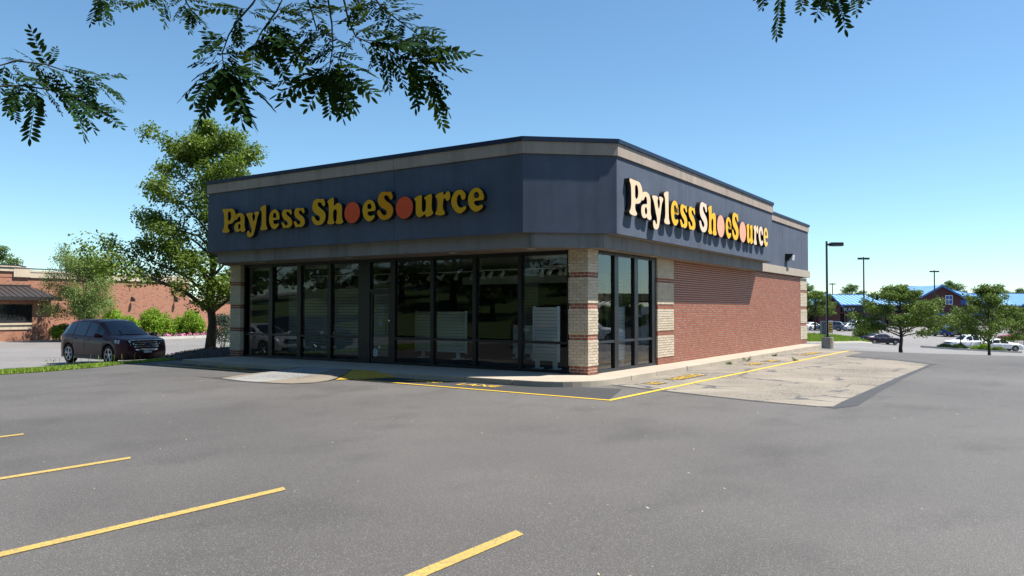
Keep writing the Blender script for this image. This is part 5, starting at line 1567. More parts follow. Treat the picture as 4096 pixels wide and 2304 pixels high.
def make_car(kind, paint, detail=False, rims='rim'):
    K = KINDS_[kind]
    L, W, wr = K['L'], K['W'], K['wr']
    hw = W / 2
    sill = 0.24 if kind != 'pickup_suv' else 0.34
    xs = set(np.round(np.linspace(-L / 2, L / 2, 44), 3))
    for a in K['ax']:
        for t in np.linspace(-1, 1, 15):
            xs.add(round(a + t * (wr + 0.07), 3))
    for t in K['top']:
        xs.add(round(t[0], 3))
    xs = sorted(x for x in xs if -L / 2 <= x <= L / 2)

    def station(x):
        zt = lerp_tab(K['top'], x)
        zb = min(lerp_tab(K['belt'], x), zt - 0.05)
        e = max(0, (abs(x) - (L / 2 - 0.75)) / 0.75)
        ws = hw * (1 - 0.20 * e ** 2.2)
        gl = min(1, max(0, (zt - zb - 0.05) / 0.40))          # how much greenhouse there is
        wt = ws * (0.90 * (1 - gl) + 0.70 * gl)
        z0 = sill
        if abs(x) > L / 2 - 0.3:
            z0 = sill + 0.05 * (abs(x) - (L / 2 - 0.3)) / 0.3
        for a in K['ax']:
            d = abs(x - a)
            R1 = wr + 0.06
            if d < R1:
                z0 = max(z0, wr + math.sqrt(R1 * R1 - d * d) * 0.99)
        z0 = min(z0, zb - 0.1)
        return zt, zb, ws, wt, z0

    def section(x):
        zt, zb, ws, wt, z0 = station(x)
        zm = max(0.58, z0 + 0.02)
        zm = min(zm, zb - 0.06)
        zc = zb - 0.14 if zb - 0.14 > zm + 0.02 else zm + 0.02
        pts = [(ws * 0.955, z0), (ws * 0.985, z0 + (zm - z0) * 0.35), (ws * 0.995, zm), (ws * 1.0, zc), (ws * 0.975, zb - 0.025), (ws * 0.955, zb)]
        zr = zt - 0.06 * (1 if zt - zb > 0.2 else (zt - zb) / 0.2)
        for t in (0.5, 0.9, 1.0):
            pts.append((ws * 0.955 + (wt - ws * 0.955) * t, zb + (zr - zb) * t))
        pts.append((wt * 0.86, zr + (zt - zr) * 0.62))
        pts.append((wt * 0.55, zr + (zt - zr) * 0.9))
        pts.append((0, zt))
        return pts
    V, F = [], []
    ns = None
    for x in xs:
        s = section(x)
        full = [(x, -p[0], p[1]) for p in s] + [(x, p[0], p[1]) for p in s[-2::-1]]
        ns = len(full)
        V += full
    for i in range(len(xs) - 1):
        for k in range(ns - 1):
            F.append((i * ns + k, (i + 1) * ns + k, (i + 1) * ns + k + 1, i * ns + k + 1))
    F.append(tuple(range(ns)))
    F.append(tuple(range((len(xs) - 1) * ns, len(xs) * ns))[::-1])
    body = MB().add(V, F)
    P_ = []          # (name, mesh, children)
    root = []

    def surf(x, t):
        zt, zb, ws, wt, z0 = station(x)
        zr = zt - 0.06
        return ws * 0.955 + (wt - ws * 0.955) * t, zb + (zr - zb) * t

    parts = [('body', body.mesh('body', paint, smooth=True), None)]
    ub = MB().box(-L / 2 + 0.15, L / 2 - 0.15, -hw * 0.86, hw * 0.86, sill - 0.02, sill + 0.25)
    parts.append(('underbody', ub.mesh('underbody', 'well_black'), None))
    wl = MB()
    for a in K['ax']:
        wl.box(a - wr - 0.06, a + wr + 0.06, -hw * 0.9, hw * 0.9, sill + 0.02, wr * 2 + 0.06)
    parts.append(('wheel_well', wl.mesh('wheel_well', 'well_black'), None))
    skirt = MB()
    for s in (-1, 1):
        skirt.box(K['ax'][0] + wr + 0.06, K['ax'][1] - wr - 0.06, s * hw * 0.965 - 0.02, s * hw * 0.965 + 0.02, sill - 0.03, sill + 0.09)
    parts.append(('sill_trim', skirt.mesh('sill_trim', 'plastic_black'), None))
    # side windows
    for s in (-1, 1):
        for (x0, x1) in K['side']:
            m = MB()
            n = 9
            vs_ = []
            for k in range(n):
                x = x0 + (x1 - x0) * k / (n - 1)
                lo, hi = surf(x, 0.06), surf(x, 0.90)
                vs_ += [(x, s * (lo[0] + 0.008), lo[1]), (x, s * (hi[0] + 0.008), hi[1])]
            m.add(vs_, [(2 * k, 2 * k + 2, 2 * k + 3, 2 * k + 1) for k in range(n - 1)])
            parts.append(('window', m.mesh('window', 'car_glass_dark'), None))
    for nm, (x0, x1) in (('windscreen', K['ws']), ('rear_window', K['rw'])):
        m = MB()
        n, w = 7, 9
        vs_ = []
        for k in range(n):
            x = x0 + (x1 - x0) * k / (n - 1)
            zt, zb, ws, wt, z0 = station(x)
            gl = min(1, max(0, (zt - zb - 0.05) / 0.40))
            for q in range(w):
                u = -0.93 + 1.86 * q / (w - 1)
                ywid = wt * (0.93 if nm == 'windscreen' else 0.9)
                vs_.append((x + (0.012 if nm == 'windscreen' else -0.02), u * ywid, zt + 0.012 - 0.055 * abs(u) ** 3))
        m.add(vs_, [(k * w + q, k * w + q + 1, (k + 1) * w + q + 1, (k + 1) * w + q) for k in range(n - 1) for q in range(w - 1)])
        parts.append((nm, m.mesh(nm, 'car_glass_dark', smooth=True), None))
    # wheels
    ty = MB()
    prof = [(wr - 0.11, -0.10), (wr - 0.02, -0.105), (wr, -0.08), (wr, 0.08), (wr - 0.02, 0.105), (wr - 0.11, 0.10)]
    sg = 28
    vs_ = [(r * math.cos(2 * math.pi * k / sg), y, r * math.sin(2 * math.pi * k / sg)) for k in range(sg) for (r, y) in prof]
    ty.add(vs_, [(k * 6 + j, k * 6 + j + 1, ((k + 1) % sg) * 6 + j + 1, ((k + 1) % sg) * 6 + j) for k in range(sg) for j in range(5)])
    tyre = ty.mesh('tyre', 'tyre', smooth=True)
    rm = MB()
    r1 = wr - 0.105
    vs_ = []
    for k in range(sg):
        c, s = math.cos(2 * math.pi * k / sg), math.sin(2 * math.pi * k / sg)
        vs_ += [(r1 * c, -0.10, r1 * s), (r1 * 0.9 * c, -0.10, r1 * 0.9 * s), (r1 * 0.88 * c, -0.03, r1 * 0.88 * s)]
    rm.add(vs_, [(k * 3 + j, k * 3 + j + 1, ((k + 1) % sg) * 3 + j + 1, ((k + 1) % sg) * 3 + j) for k in range(sg) for j in range(2)])
    for k in range(5):
        a = 2 * math.pi * k / 5 + 0.3
        for da in (-0.13, 0.13):
            p0 = (0.05 * math.cos(a), -0.085, 0.05 * math.sin(a))
            p1 = (r1 * 0.92 * math.cos(a + da), -0.088, r1 * 0.92 * math.sin(a + da))
            rm.tube([p0, p1], [0.032, 0.026], 5)
    rm.disc((0, -0.10, 0), 0.06, 'y', 14, 0.04)
    rimm = rm.mesh('rim', rims)
    drum = MB().disc((0, -0.02, 0), r1 * 0.95, 'y', 20, 0.05).mesh('brake_disc', 'well_black')
    for a in K['ax']:
        for s in (-1, 1):
            parts.append(('wheel', None, (a, s * (hw - 0.12), wr, s, tyre, rimm, drum)))
    # lamps, plates, handles, mirrors
    xn, xr = L / 2, -L / 2
    zh = 0.74 if kind == 'sedan' else 0.86
    if kind == 'pickup_suv':
        zh = 0.98
    for s in (-1, 1):
        m = MB()
        vs_ = []
        for k in range(6):
            t = k / 5
            x = xn - 0.10 - 0.42 * t
            zt, zb, ws, wt, z0 = station(x)
            y = ws * (0.60 + 0.41 * min(1, t * 1.6)) + 0.012
            xx = x + (0.10 if t < 0.3 else 0.03)
            vs_ += [(xx, s * y, zh - 0.07 + 0.06 * t), (xx - 0.03, s * (y - 0.015), zh + 0.06 + 0.05 * t)]
        m.add(vs_, [(2 * k, 2 * k + 2, 2 * k + 3, 2 * k + 1) for k in range(5)])
        parts.append(('headlight', m.mesh('headlight', 'lens_clear'), None))
        m = MB()
        zt_ = zh + 0.10
        ya = station(xr + 0.06)[2]
        yb = station(xr + 0.4)[2]
        m.add([(xr - 0.008, s * ya * 0.62, zt_ - 0.10), (xr + 0.05, s * (ya * 0.99 + 0.02), zt_ - 0.09), (xr + 0.38, s * (yb + 0.01), zt_ - 0.02), (xr + 0.40, s * (yb + 0.005), zt_ + 0.06), (xr + 0.07, s * (ya * 0.99 + 0.02), zt_ + 0.10), (xr - 0.0, s * ya * 0.62, zt_ + 0.08)], [(0, 1, 4, 5), (1, 2, 3, 4)])
        parts.append(('taillight', m.mesh('taillight', 'lens_red'), None))
        xm = K['ws'][1] - 0.30
        zt, zb, ws, wt, z0 = station(xm)
        m = MB().tube([(xm + 0.06, s * (ws * 0.96), zb + 0.06), (xm + 0.04, s * (ws + 0.10), zb + 0.10), (xm, s * (ws + 0.20), zb + 0.11), (xm - 0.03, s * (ws + 0.24), zb + 0.10)], [0.03, 0.075, 0.085, 0.05], 8)
        parts.append(('mirror', m.mesh('mirror', paint, smooth=True), None))
        for (x0, x1) in K['side'][-2:]:
            zt, zb, ws, wt, z0 = station(x0 + 0.12)
            m = MB().tube([(x0 + 0.06, s * (ws * 0.985), zb - 0.12), (x0 + 0.10, s * (ws + 0.02), zb - 0.115), (x0 + 0.24, s * (ws + 0.02), zb - 0.11), (x0 + 0.28, s * (ws * 0.985), zb - 0.11)], 0.016, 6)
            parts.append(('door_handle', m.mesh('door_handle', paint), None))
            m = MB()
            sx = x0 - 0.04
            zt, zb, ws, wt, z0 = station(sx)
            m.tube([(sx, s * (ws * 0.957 + 0.002), sill + 0.10), (sx, s * (ws * 0.997 + 0.001), 0.60), (sx, s * (ws + 0.001), zb - 0.14), (sx, s * (ws * 0.957 + 0.001), zb)], 0.005, 4)
            parts.append(('door_seam', m.mesh('door_seam', 'well_black'), None))
    gz = zh - 0.06
    if not detail:
        m = MB()
        for k in range(4):
            z = gz - 0.12 + 0.055 * k
            m.box(xn - 0.09, xn + 0.004 - 0.012 * k, -hw * 0.52, hw * 0.52, z, z + 0.035)
        parts.append(('grille', m.mesh('grille', 'chrome' if kind == 'pickup_suv' else 'plastic_black'), None))
        parts.append(('number_plate', MB().box(xr - 0.012, xr + 0.05, -0.15, 0.15, 0.72, 0.86).mesh('number_plate', 'plate_white'), None))
        parts.append(('bumper', MB().box(xn - 0.2, xn + 0.012, -hw * 0.7, hw * 0.7, sill + 0.03, sill + 0.16).box(xr - 0.012, xr + 0.2, -hw * 0.74, hw * 0.74, sill + 0.03, sill + 0.18).mesh('bumper', 'plastic_black'), None))
    else:
        gb = MB()
        gb.box(xn - 0.10, xn - 0.022, -0.60, 0.60, 0.58, 0.94)
        parts.append(('grille', gb.mesh('grille', 'plastic_black'), [('grille_bar', MB().tube([(xn - 0.06, -0.62, z), (xn - 0.004 - 0.1 * (z - 0.6), -0.3, z), (xn + 0.010 - 0.12 * (z - 0.6), 0, z), (xn - 0.004 - 0.1 * (z - 0.6), 0.3, z), (xn - 0.06, 0.62, z)], 0.022, 6).mesh('grille_bar', 'chrome', smooth=True)) for z in (0.70, 0.78, 0.86, 0.935)] +
                      [('emblem', MB().disc((xn - 0.005, 0, 0.80), 0.055, 'x', 24, 0.03, 0.125).mesh('emblem', 'chrome')), ('emblem_field', MB().disc((xn + 0.02, 0, 0.80), 0.043, 'x', 24, 0.01, 0.11).mesh('emblem_field', 'emblem_blue'))]))
        parts.append(('chrome_chin', MB().tube([(xn - 0.07, -0.56, 0.60), (xn - 0.005, -0.3, 0.585), (xn + 0.01, 0, 0.58), (xn - 0.005, 0.3, 0.585), (xn - 0.07, 0.56, 0.60)], [0.03, 0.055, 0.06, 0.055, 0.03], 8).mesh('chrome_chin', 'chrome', smooth=True), None))
        pm, (pa, pb) = text_mesh('plate_number', 'GZK 7953', 0.10, 'ink')
        map_mesh(pm, lambda c: np.c_[np.full(len(c), xn + 0.088), (c[:, 0] - (pa + pb) / 2) * 0.26 / (pb - pa), 0.525 + c[:, 1] * 0.9], 'ink')
        parts.append(('number_plate', MB().box(xn + 0.06, xn + 0.085, -0.155, 0.155, 0.48, 0.635).mesh('number_plate', 'plate_white'), [('plate_number', pm)]))
        parts.append(('lower_grille', MB().box(xn - 0.15, xn - 0.012, -0.62, 0.62, 0.28, 0.46).mesh('lower_grille', 'plastic_black'), None))
        for s in (-1, 1):
            parts.append(('fog_trim', MB().tube([(xn - 0.16, s * 0.76, 0.60), (xn - 0.13, s * 0.77, 0.48), (xn - 0.09, s * 0.70, 0.42)], 0.02, 6).mesh('fog_trim', 'chrome'), None))
            parts.append(('turn_signal', MB().add([(xn - 0.50, s * (hw * 0.985), zh + 0.05), (xn - 0.36, s * (hw * 0.965 + 0.012), zh - 0.01), (xn - 0.36, s * (hw * 0.955 + 0.012), zh + 0.09)], [(0, 1, 2)]).mesh('turn_signal', 'lens_amber'), None))
            parts.append(('rocker_chrome', MB().tube([(-1.0, s * (hw * 0.985 + 0.004), 0.33), (0.95, s * (hw * 0.985 + 0.004), 0.33)], 0.014, 5).mesh('rocker_chrome', 'paint_maroon'), None))
            parts.append(('wiper', MB().tube([(1.20, s * 0.1 - 0.2, 1.15), (0.98, s * 0.3, 1.30)], 0.01, 4).mesh('wiper', 'plastic_black'), None))
        parts.append(('bumper', MB().box(xr - 0.012, xr + 0.2, -hw * 0.74, hw * 0.74, sill + 0.03, sill + 0.22).mesh('bumper', 'plastic_black'), None))
        parts.append(('rear_view_mirror', MB().box(0.50, 0.54, -0.12, 0.12, 1.47, 1.54).mesh('rear_view_mirror', 'plastic_black'), None))
    return parts


def put_car(name, label, parts, loc, heading, group=None, cat='car'):
    t = thing(name, label, cat, loc, heading, group)
    for nm, me, ex in parts:
        if nm == 'wheel':
            a, y, z, s, tyre, rimm, drum = ex
            w = link('wheel', drum, t, loc=(a, y, z), rot=(0, 0, 0 if s < 0 else math.pi))
            link('tyre', tyre, w)
            link('rim', rimm, w)
        else:
            o = link(nm, me, t)
            for n2, m2 in (ex or []):
                link(n2, m2, o)
    return t


simple('car_glass_dark', (0.012, 0.014, 0.018), 0.03, 0, spec=0.55, coat=0.2)
put_car('parked_car', 'dark maroon crossover parked nose-in at the grass verge', make_car('crossover', 'paint_maroon', True), (-21.15, 0.48, -0.56), 0.0)
sil = make_car('sedan', 'paint_silver')
whi = make_car('sedan', 'paint_white')
cuv = make_car('crossover', 'paint_blue_grey')
van = make_car('minivan', 'paint_silver')
plum = make_car('sedan', 'paint_plum')
red = make_car('sedan', 'paint_red')
blu = make_car('crossover', 'paint_blue')
cha = make_car('crossover', 'paint_charcoal')
pick = make_car('pickup_suv', 'paint_white')
FARG = 'cars in the lower car park'


def far_car(name, label, parts, x, y, hd):
    put_car(name, label, parts, (x, y, H(x, y) - 0.03), hd, FARG)


AV = math.atan2(fw.y, fw.x)                    # direction the far rows look along
far_car('parked_car', 'dark plum sedan beside the broad spreading tree', plum, -7.6, 93.0, AV - 1.45)
far_car('parked_pickup', 'white pickup with chrome grille behind the shrub island', pick, 1.9, 93.2, AV + 1.70)
far_car('parked_car', 'white sedan with its nose past the far right tree', whi, 5.2, 92.0, AV - 1.75)
far_car('parked_car', 'red car at the right edge under the cut-off tree', red, 6.6, 118.5, AV + 1.2)
far_car('parked_car', 'blue crossover seen behind the broad tree', blu, -4.3, 131.0, AV + 0.5)
far_car('parked_car', 'charcoal crossover next to the blue one behind the trees', cha, -1.8, 132.5, AV + 0.5)
far_car('parked_car', 'white sedan next to the far corner of the shop', whi, -24.9, 132.6, AV - 1.1)
far_car('parked_car', 'blue-grey crossover behind the black lamp post', cuv, -21.2, 129.6, AV + 1.05)
far_car('parked_car', 'silver sedan between the blue-grey crossover and the minivan', sil, -18.9, 132.2, AV + 2.0)
far_car('parked_minivan', 'silver minivan right of the silver sedan', van, -18.5, 137.4, AV + 2.2)
far_car('parked_car', 'dark car partly hidden at the end of the far row', cha, -15.6, 140.5, AV + 2.2)
put_car('parked_car', 'silver sedan mirrored in the left panes', sil, (-21.4, -7.2, H(-21.4, -7.2)), 0.0, 'cars seen only as reflections')
put_car('parked_car', 'dark car mirrored behind the silver one in the left panes', cha, (-21.6, -10.4, H(-21.6, -10.4)), 0.0, 'cars seen only as reflections')
put_car('parked_car', 'charcoal crossover mirrored in the pane by the corner pier', cha, (-9.4, -13.9, LOT), -math.pi / 2, 'cars seen only as reflections')
put_car('parked_pickup', 'white pickup mirrored in the side window', pick, (17.5, 33, H(17.5, 33)), 2.6, 'cars seen only as reflections')
# ------------------------------------------------------------------ brick restaurant on the left
RX = -55.0
rest = thing('restaurant', 'low red-brick restaurant with cream stepped parapet and bronze awning roof', 'restaurant', (RX, 14, -0.8))
part('wall', MB().box(RX - 12, RX, 2.0, 26.6, -1.0, 3.9), 'brick_far', rest)
part('wall', MB().box(RX - 12, RX + 0.02, 2.0, 11.85, 3.901, 4.33), 'brick_far', rest)
part('rear_wing', MB().box(RX - 8, RX - 0.6, 26.7, 44.0, -1.0, 2.3), 'brick_far', rest)
part('cornice', MB().box(RX - 0.4, RX + 0.10, 13.02, 26.7, 3.9, 4.32), 'cream_stone', rest)
part('cornice', MB().box(RX - 0.4, RX + 0.13, 13.02, 26.75, 4.321, 4.46), 'cream_stone', rest)
part('coping', MB().box(RX - 0.4, RX + 0.15, 10.05, 34.2, 4.562, 4.62), 'roof_bronze', rest)
part('cornice', MB().box(RX - 0.4, RX + 0.12, 2.0, 11.84, 4.34, 4.65), 'cream_stone', rest)
part('cornice', MB().box(RX - 0.4, RX + 0.14, 11.85, 13.0, 3.93, 4.651), 'cream_stone', rest)
part('cornice', MB().box(RX - 0.4, RX + 0.16, 2.0, 12.3, 4.652, 4.78), 'cream_stone', rest)
part('coping', MB().box(RX - 0.4, RX + 0.18, 2.0, 12.35, 4.782, 4.84), 'roof_bronze', rest)
part('rear_cornice', MB().box(RX - 8.1, RX - 0.45, 26.82, 44.1, 2.301, 2.6), 'cream_stone', rest)
part('roof_unit', MB().box(RX - 2.4, RX - 1.4, 12.5, 13.4, 3.9, 4.85), 'box_grey', rest)
part('roof_vent', MB().tube([(RX - 3, 20, 4.0), (RX - 3, 20, 4.75)], 0.25, 10), 'box_grey', rest)
part('roof_vent', MB().tube([(RX - 3, 20, 4.75), (RX - 3, 20, 4.9)], 0.4, 10), 'box_grey', rest)
# projecting bay: piers, sill, window, metal awning roof
BXX, BY1 = -53.0, 13.64
part('bay_wall', MB().box(RX + 0.001, BXX, 12.36, BY1, -1.0, 2.2), 'brick_far', rest)
part('bay_wall', MB().box(RX + 0.001, BXX - 0.03, 2.0, 12.359, -1.0, 0.02), 'brick_far', rest)
part('bay_wall', MB().box(RX + 0.001, BXX - 0.03, 2.0, 12.359, 1.87, 2.2), 'brick_far', rest)
part('sill_band', MB().box(RX + 0.001, BXX + 0.03, 2.0, 12.33, 0.021, 0.36), 'cream_stone', rest)
part('sill', MB().box(RX + 0.001, BXX + 0.10, 2.0, 12.35, 0.361, 0.50), 'cream_stone', rest)
win = part('window', MB().box(BXX - 0.14, BXX - 0.05, 2.0, 12.35, 0.501, 0.58).box(BXX - 0.14, BXX - 0.05, 12.25, 12.355, 0.58, 1.87).box(BXX - 0.14, BXX - 0.05, 9.0, 9.1, 0.58, 1.87), 'frame_black', rest)
part('pane', MB().add([(BXX - 0.1, 2.0, 0.56), (BXX - 0.1, 12.3, 0.56), (BXX - 0.1, 12.3, 1.87), (BXX - 0.1, 2.0, 1.87)], [(0, 1, 2, 3)]), 'car_glass_dark', win)
EX, EY = BXX + 0.55, BY1 + 0.3
aw = part('awning_roof', MB().add([(RX + 0.03, 2.0, 3.26), (RX + 0.03, 13.0, 3.26), (EX, EY, 2.42), (EX, 2.0, 2.42), (RX + 0.03, EY, 2.42), (RX + 0.03, 2.0, 2.42)], [(0, 3, 2, 1), (1, 2, 4), (3, 5, 4, 2), (0, 1, 4, 5)]), 'roof_bronze', rest)
part('eave_fascia', MB().box(RX + 0.03, EX + 0.02, 2.0, EY + 0.02, 2.16, 2.415), 'roof_bronze', aw)
part('ridge_cap', MB().box(RX + 0.02, RX + 0.16, 2.0, 13.05, 3.24, 3.34), 'roof_bronze', aw)
yy = 2.3
while yy < EY:
    top = min(1.0, max(0.0, (EY - yy) / (EY - 13.0)))
    p0 = Vector((RX + 0.05, yy, 3.28)).lerp(Vector((EX, yy, 2.44)), 0 if yy < 13 else 1 - top)
    part('seam', MB().tube([p0, (EX, yy, 2.44)], 0.022, 4), 'roof_bronze', aw)
    yy += 0.42
for n_, (x, y, z, lab) in enumerate(((RX, 15.25, 2.38, 'black wall sconce right of the awning on the restaurant'), (RX, 21.2, 2.42, 'black wall sconce between the round shrubs on the restaurant'), (BXX, 13.0, 1.60, 'black wall sconce beside the bay window of the restaurant'), (RX, 25.2, 2.4, 'black wall sconce behind the tall tree on the restaurant'))):
    t = thing('wall_sconce', lab, 'lamp', (x, y, z), 0, 'sconces on the restaurant wall')
    t.scale = (0.75, 0.65, 0.7)
    part('bracket', MB().box(0.005, 0.10, -0.14, 0.14, -0.10, 0.20), 'iron_dark', t, local=True)
    part('arm', MB().tube([(0.1, 0, 0.12), (0.30, 0, 0.14), (0.38, 0, 0.02)], 0.03, 6), 'iron_dark', t, local=True)
    part('shade', MB().tube([(0.38, 0, 0.04), (0.38, 0, -0.02), (0.38, 0, -0.36)], [0.10, 0.17, 0.19], 12), 'iron_dark', t, local=True)
# railing
fence = thing('railing', 'black iron railing beside the restaurant bay', 'railing', (-50.9, 13, -0.75))
fp = [(-52.9, 13.8), (-51.5, 13.6), (-50.0, 13.2), (-50.2, 16.0), (-51.5, 17.8)]
for a, b in zip(fp, fp[1:]):
    L = math.dist(a, b)
    for zz in (-0.60, 0.12, 0.28):
        part('rail', MB().tube([(a[0], a[1], zz), (b[0], b[1], zz)], 0.022, 4), 'rust_fence', fence)
    n = int(L / 0.16)
    for k in range(n):
        x, y = a[0] + (b[0] - a[0]) * k / n, a[1] + (b[1] - a[1]) * k / n
        part('baluster', MB().tube([(x, y, -0.62), (x, y, 0.26)], 0.012, 4), 'rust_fence', fence)
    part('post', MB().tube([(a[0], a[1], -0.8), (a[0], a[1], 0.36)], 0.045, 6), 'rust_fence', fence)
# planting bed
bed = [(-49.0, 17.6), (-46.8, 18.4), (-46.3, 27.5), (-54.5, 28.5), (-54.9, 17.0)]
link('planting_bed', poly_sheet('planting_bed', bed, 0.10, 'soil', 1.5), kind='structure')
kb = MB()
for a, b in zip(bed[:3], bed[1:4]):
    p = line_poly(a, b, 0.25)
    kb.add([(q[0], q[1], H(*q) + z) for z in (-0.05, 0.16) for q in p], [(0, 1, 5, 4), (1, 2, 6, 5), (2, 3, 7, 6), (3, 0, 4, 7), (4, 5, 6, 7)])
link('bed_kerb', kb.mesh('bed_kerb', 'kerb_white'), kind='structure')
lawn = [(-46.2, 27.6), (-34, 16), (-31.5, 13), (-27, 15), (-28, 22), (-44, 34)]
link('lawn', poly_sheet('lawn', lawn, 0.06, 'turf', 2.0), kind='structure')
rs = np.random.RandomState(31)
for i in range(16):
    t = i / 15
    x, y = -47.9 + rs.uniform(-.2, .2) + 0.3 * t, 18.9 + 8.2 * t
    g = thing('daylily', 'clump of strappy daylily leaves in the restaurant bed', 'plant', (x, y, H(x, y) + 0.1), i, 'daylilies in the restaurant bed')
    m = MB()
    for k in range(26):
        a, l = rs.uniform(0, 6.28), rs.uniform(0.45, 0.8)
        ca, sa = math.cos(a), math.sin(a)
        w = 0.035
        m.add([(-sa * w, ca * w, 0), (sa * w, -ca * w, 0), (ca * l * .3 + sa * w, sa * l * .3 - ca * w, l * .75), (ca * l * .3 - sa * w, sa * l * .3 + ca * w, l * .75), (ca * l * .7, sa * l * .7, l * .6)], [(0, 1, 2, 3), (3, 2, 4)], rs.uniform(0, .99))
    link('leaves', m.mesh('leaves', 'leaf_bush', tint=True), g)
    if i % 5 == 2:
        link('flower', MB().tube([(0, 0, 0.75), (0, 0, 0.85), (0, 0, 0.9)], [0.02, 0.09, 0.11], 8).mesh('flower', 'petal_yellow'), g)
for i in range(13):
    x, y = -46.9 + 0.03 * i, 19.3 + 0.62 * i
    g = thing('petunia', 'low pink flower clump along the kerb of the restaurant bed', 'flower', (x, y, H(x, y) + 0.1), i, 'pink flowers along the bed kerb')
    P_ = rs.normal(0, 0.11, (26, 3))
    P_[:, 2] = np.abs(P_[:, 2]) + 0.05
    V, F = leaf_cloud(P_, P_ + [0, 0, 0.3], 0.11, rs, 0.9)
    link('blossom', raw_mesh('blossom', V, F, 'petal_pink'), g)
    P_ = rs.normal(0, 0.12, (30, 3))
    P_[:, 2] = np.abs(P_[:, 2]) * 0.6
    V, F = leaf_cloud(P_, P_ + [0, 0, 0.3], 0.10, rs, 0.6)
    link('leaves', raw_mesh('leaves', V, F, 'leaf_bush', rs.uniform(0, .99, len(F))), g)
# dark sealed cracks across the pale lot on the left
for (a, b, w) in (((-47, 2), (-25, 26), 0.12), ((-36, -4), (-18.6, 9), 0.10), ((-42, -3), (-22, 18), 0.07), ((-33, -4.5), (-19.5, 5.2), 0.06)):
    link('crack_seal', poly_sheet('crack_seal', line_poly(a, b, w), -0.04, 'tar', 1.0), bpy.data.objects['ground'])

# ------------------------------------------------------------------ blue-roofed shops in the distance
U = Vector((rt.x, rt.y, 0)).normalized()
Vd = Vector((fw.x, fw.y, 0)).normalized()
M0 = Vector((-32.24, 160.77, 0))
mrot = math.atan2(U.y, U.x)
mall = thing('shopping_centre', 'long dark-brick row of shops under a bright blue metal roof', 'shops', (M0.x, M0.y, -1.8), mrot)
S_ = 170 / 3138.3


def px(p):
    return (p - 3230) * S_


def pz(p):
    return (1237.3 - p) * S_ + 1.544 + 1.8


E_, R_h = pz(1216), pz(1174.5)
D_ = 9.0
part('wall', MB().box(-30, px(3640), 0, 22, -0.5, E_), 'brick_mall', mall, local=True)
part('wall', MB().box(px(3890), 95, 0, 22, -0.5, E_), 'brick_mall', mall, local=True)


def roof_slope(x0, x1, e, r, y0, dp):
    """standing-seam roof: one panel per pan"""
    n = max(1, int((x1 - x0) / 1.0))
    w = (x1 - x0) / n
    for k in range(n):
        a, b = x0 + k * w, x0 + (k + 1) * w
        me_key = (round(w, 3), round(e, 2), round(r, 2), dp)
        if me_key not in roof_slope.c:
            m = MB()
            m.add([(0, 0, 0), (w - 0.001, 0, 0), (w - 0.001, dp, r - e), (0, dp, r - e)], [(0, 1, 2, 3)])
            m.add([(0, 0, 0.0), (0.10, 0, 0.0), (0.10, 0, 0.10), (0, 0, 0.10), (0, dp, r - e), (0.10, dp, r - e), (0.10, dp, r - e + .10), (0, dp, r - e + .10)], [(0, 1, 2, 3), (3, 2, 6, 7), (1, 5, 6, 2), (0, 3, 7, 4)])
            roof_slope.c[me_key] = m.mesh('roof_panel', 'blue_roof')
        link('roof_panel', roof_slope.c[me_key], mall, loc=(a, y0, e))
    part('ridge_cap', MB().box(x0, x1, y0 + dp - 0.15, y0 + dp + 0.15, r, r + 0.12), 'blue_trim', mall, local=True)
    part('gutter', MB().box(x0, x1, y0 - 0.15, y0 + 0.02, e - 0.22, e - 0.003), 'blue_roof', mall, local=True)


roof_slope.c = {}
roof_slope(-30, px(3645), E_, R_h, -1.2, 9.5)
roof_slope(px(3888), 95, E_, pz(1169), -1.2, 9.5)
part('roof_back', MB().add([(-30, 8.3, R_h), (95, 8.3, R_h), (95, 22, E_), (-30, 22, E_)], [(0, 1, 2, 3)]), 'blue_roof', mall, local=True)


def gable(xc, hw_, e, r, y0, y1):
    part('gable_wall', MB().add([(xc - hw_, y0, -0.5), (xc + hw_, y0, -0.5), (xc + hw_, y0, e), (xc, y0, r - 0.25), (xc - hw_, y0, e), (xc - hw_, y1, -0.5), (xc + hw_, y1, -0.5), (xc + hw_, y1, e), (xc - hw_, y1, e)], [(0, 1, 2, 3, 4), (1, 6, 7, 2), (5, 0, 4, 8)]), 'brick_mall', mall, local=True)
    for s in (-1, 1):
        part('gable_roof', MB().add([(xc, y0 - 0.5, r), (xc + s * (hw_ + 0.6), y0 - 0.5, e - 0.3), (xc + s * (hw_ + 0.6), y1, e - 0.3), (xc, y1 + 6, r), (xc, y0 - 0.5, r - 0.3), (xc + s * (hw_ + 0.6), y0 - 0.5, e - 0.6)], [(0, 1, 2, 3)]), 'blue_roof', mall, local=True)
        part('rake_trim', MB().add([(xc, y0 - 0.52, r + .05), (xc + s * (hw_ + 0.6), y0 - 0.52, e - 0.25), (xc + s * (hw_ + 0.6), y0 - 0.52, e - 0.6), (xc, y0 - 0.52, r - 0.35), (xc, y0 - 0.35, r + .05), (xc + s * (hw_ + 0.6), y0 - 0.35, e - 0.25), (xc + s * (hw_ + 0.6), y0 - 0.35, e - 0.6), (xc, y0 - 0.35, r - 0.35)], [(0, 1, 2, 3), (4, 7, 6, 5), (0, 4, 5, 1), (3, 2, 6, 7)]), 'blue_trim', mall, local=True)


gable(px(3287), 2.3, E_ - 0.3, R_h, -4.0, 3.0)
gable(px(4118), 4.2, E_, pz(1172), -4.0, 3.0)
